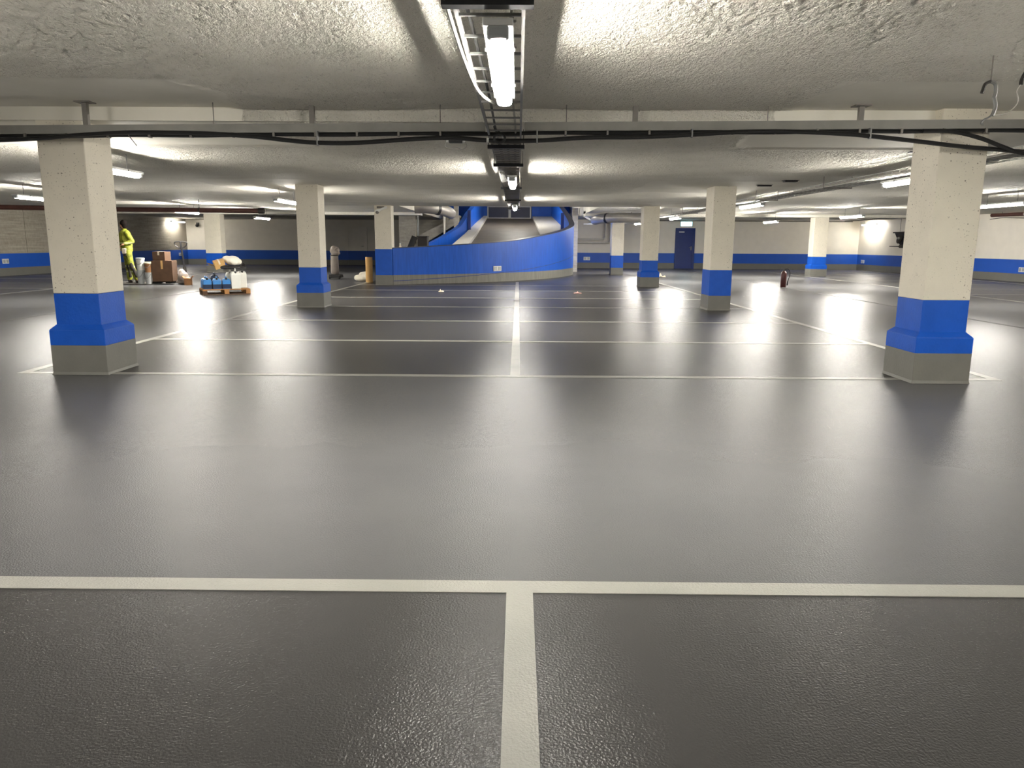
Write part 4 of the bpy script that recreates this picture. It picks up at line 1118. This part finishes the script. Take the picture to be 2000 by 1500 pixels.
# ------------------------------------------------------------------ things beside the ramp column
t = thing('cardboard_tube', 'tall tan cardboard roll standing against the ramp column', 'roll', (-4.84, 24.55, 0))
MB().lathe((-4.84, 24.55, 0), [(0.115, 0), (0.115, 0.81)], 20).build('outer_roll', 'cardboard_light', t, smooth=True)
MB().lathe((-4.84, 24.55, 0.81), [(0.09, 0), (0.09, 0.004)], 16).build('roll_end', 'cardboard', t)
wb = MB().capsule((-5.35, 25.05, 0.12), (-5.0, 24.95, 0.15), 0.10, 0.11)
wb.capsule((-5.2, 25.0, 0.24), (-4.98, 24.98, 0.28), 0.07, 0.07); wb.ball((-5.2, 25.0, 0.09), (0.2, 0.14, 0.09))
tag(remeshed(wb, 'foil_bundle', 'sack_white', None, 0.018, 3, loc=(-5.2, 25.0, 0)), 'crumpled white foil bundle behind the tan cardboard roll', 'bundle')
vx, vy = -6.47, 26.75
t = thing('wrapped_machine', 'tall grey wrapped floor machine on a black wheeled base', 'machine', (vx, vy, 0))
MB().box(vx - 0.2, vx + 0.22, vy - 0.2, vy + 0.2, 0.04, 0.16).build('base', 'black_plastic', t, bevel=0.02)
for x in (-0.16, 0.18):
    MB().tube([(vx + x - .02, vy - .21, 0.06), (vx + x + .02, vy - .21, 0.06)], 0.06, 12).build('wheel', 'black_plastic', t)
mm = MB().capsule((vx - .02, vy, 0.26), (vx - .02, vy, 0.78), 0.15, 0.135)
mm.ball((vx - .02, vy, 0.98), (0.16, 0.15, 0.15)); mm.ball((vx + .03, vy - .02, 0.90), (0.17, 0.14, 0.09)); mm.ball((vx - .04, vy, 1.06), (0.11, 0.1, 0.1))
remeshed(mm, 'wrapped_body', 'bag_grey', t, 0.02, 3)
MB().tube(spline([(vx + .02, vy - .12, 1.02), (vx + .10, vy - .14, 1.1), (vx + .17, vy - .12, 1.02), (vx + .16, vy - .13, 0.85)], 5), 0.022, 8).build('hose', 'bag_grey', t, smooth=True)
MB().lathe((vx - .02, vy, 0.80), [(0.145, 0), (0.15, 0.02), (0.145, 0.04)], 16).build('strap', 'boot_dark', t, smooth=True)
# items seen over the top of the ramp wall
t = thing('black_board', 'black board leaning behind the low end of the ramp wall', 'board', (-4.0, 25.4, 0.0))
xf = Matrix.Translation((-4.05 + 0.0, 25.4, 0.0)) @ Matrix.Rotation(math.radians(22), 4, 'Y') @ Matrix.Rotation(math.radians(-6), 4, 'X')
MB(xf).box(-0.10, 0.06, -0.02, 0.02, 0, 1.60).build('board_panel', 'black_plastic', t)
MB(xf).box(-0.12, -0.10, -0.03, 0.03, 0, 1.60).build('edge_strip', 'boot_dark', t)
MB(xf).box(0.06, 0.08, -0.03, 0.03, 0, 1.60).build('edge_strip', 'boot_dark', t)
t = thing('stored_crate', 'dark crate next to the leaning black board', 'crate', (-3.22, 25.75, 0.0))
MB().box(-3.38, -3.06, 25.5, 26.0, 0.0, 1.46).build('crate_body', 'boot_dark', t, bevel=0.01)
MB().box(-3.4, -3.04, 25.48, 26.02, 1.46, 1.50).build('crate_lid', 'dark_steel', t, bevel=0.005)
t = thing('bottle', 'small pale bottle behind the low end of the ramp wall', 'bottle', (-3.78, 24.3, 0.6))
MB().lathe((-3.75, 24.15, 0.95), [(0.045, 0), (0.045, 0.18), (0.02, 0.24), (0.02, 0.28)], 12).build('bottle_body', 'paper', t, smooth=True)
MB().lathe((-3.75, 24.15, 1.23), [(0.024, 0), (0.024, 0.03)], 12).build('cap', 'white_plastic', t)
MB().box(-3.83, -3.67, 24.05, 24.25, 0.0, 0.95).build('stand', 'grey_concrete', t)

# ------------------------------------------------------------------ litter and drain
def scrap(label, x, y, w, h, mat, name='paper_scrap'):
    n = 6
    vs, fs = [], []
    for i in range(n + 1):
        for k in range(n + 1):
            vs.append((x + (i / n - .5) * w, y + (k / n - .5) * w, 0.004 + abs(rnd.gauss(0, 1)) * h * (1 - abs(i / n - .5) * 1.6) * (1 - abs(k / n - .5) * 1.6)))
    for i in range(n):
        for k in range(n):
            a = i * (n + 1) + k
            fs.append((a, a + n + 1, a + n + 2, a + 1))
    o = MB().add(vs, fs).build(name, mat, loc=(x, y, 0))
    sd = o.modifiers.new('thick', 'SOLIDIFY'); sd.thickness = 0.003; sd.offset = 1
    tag(o, label, 'paper')
scrap('white scrap of paper on the floor left of the centre line', -2.04, 20.0, 0.14, 0.06, 'paper')
scrap('pink scrap of paper on the floor right of the centre line', 1.57, 19.75, 0.20, 0.02, 'paper_pink')
scrap('crumpled cream paper on the floor beside the slim right column', 5.62, 29.8, 0.36, 0.13, 'paper')
t = thing('floor_drain', 'small dark drain cover on the white centre line', 'drain', (-0.02, 17.0, 0))
MB().lathe((-0.02, 17.0, 0.003), [(0.085, 0), (0.08, 0.006)], 20).build('cover', 'dark_steel', t)
MB().lathe((-0.02, 17.0, 0.008), [(0.055, 0), (0.05, 0.004)], 16).build('inner_plate', 'dull_metal', t)
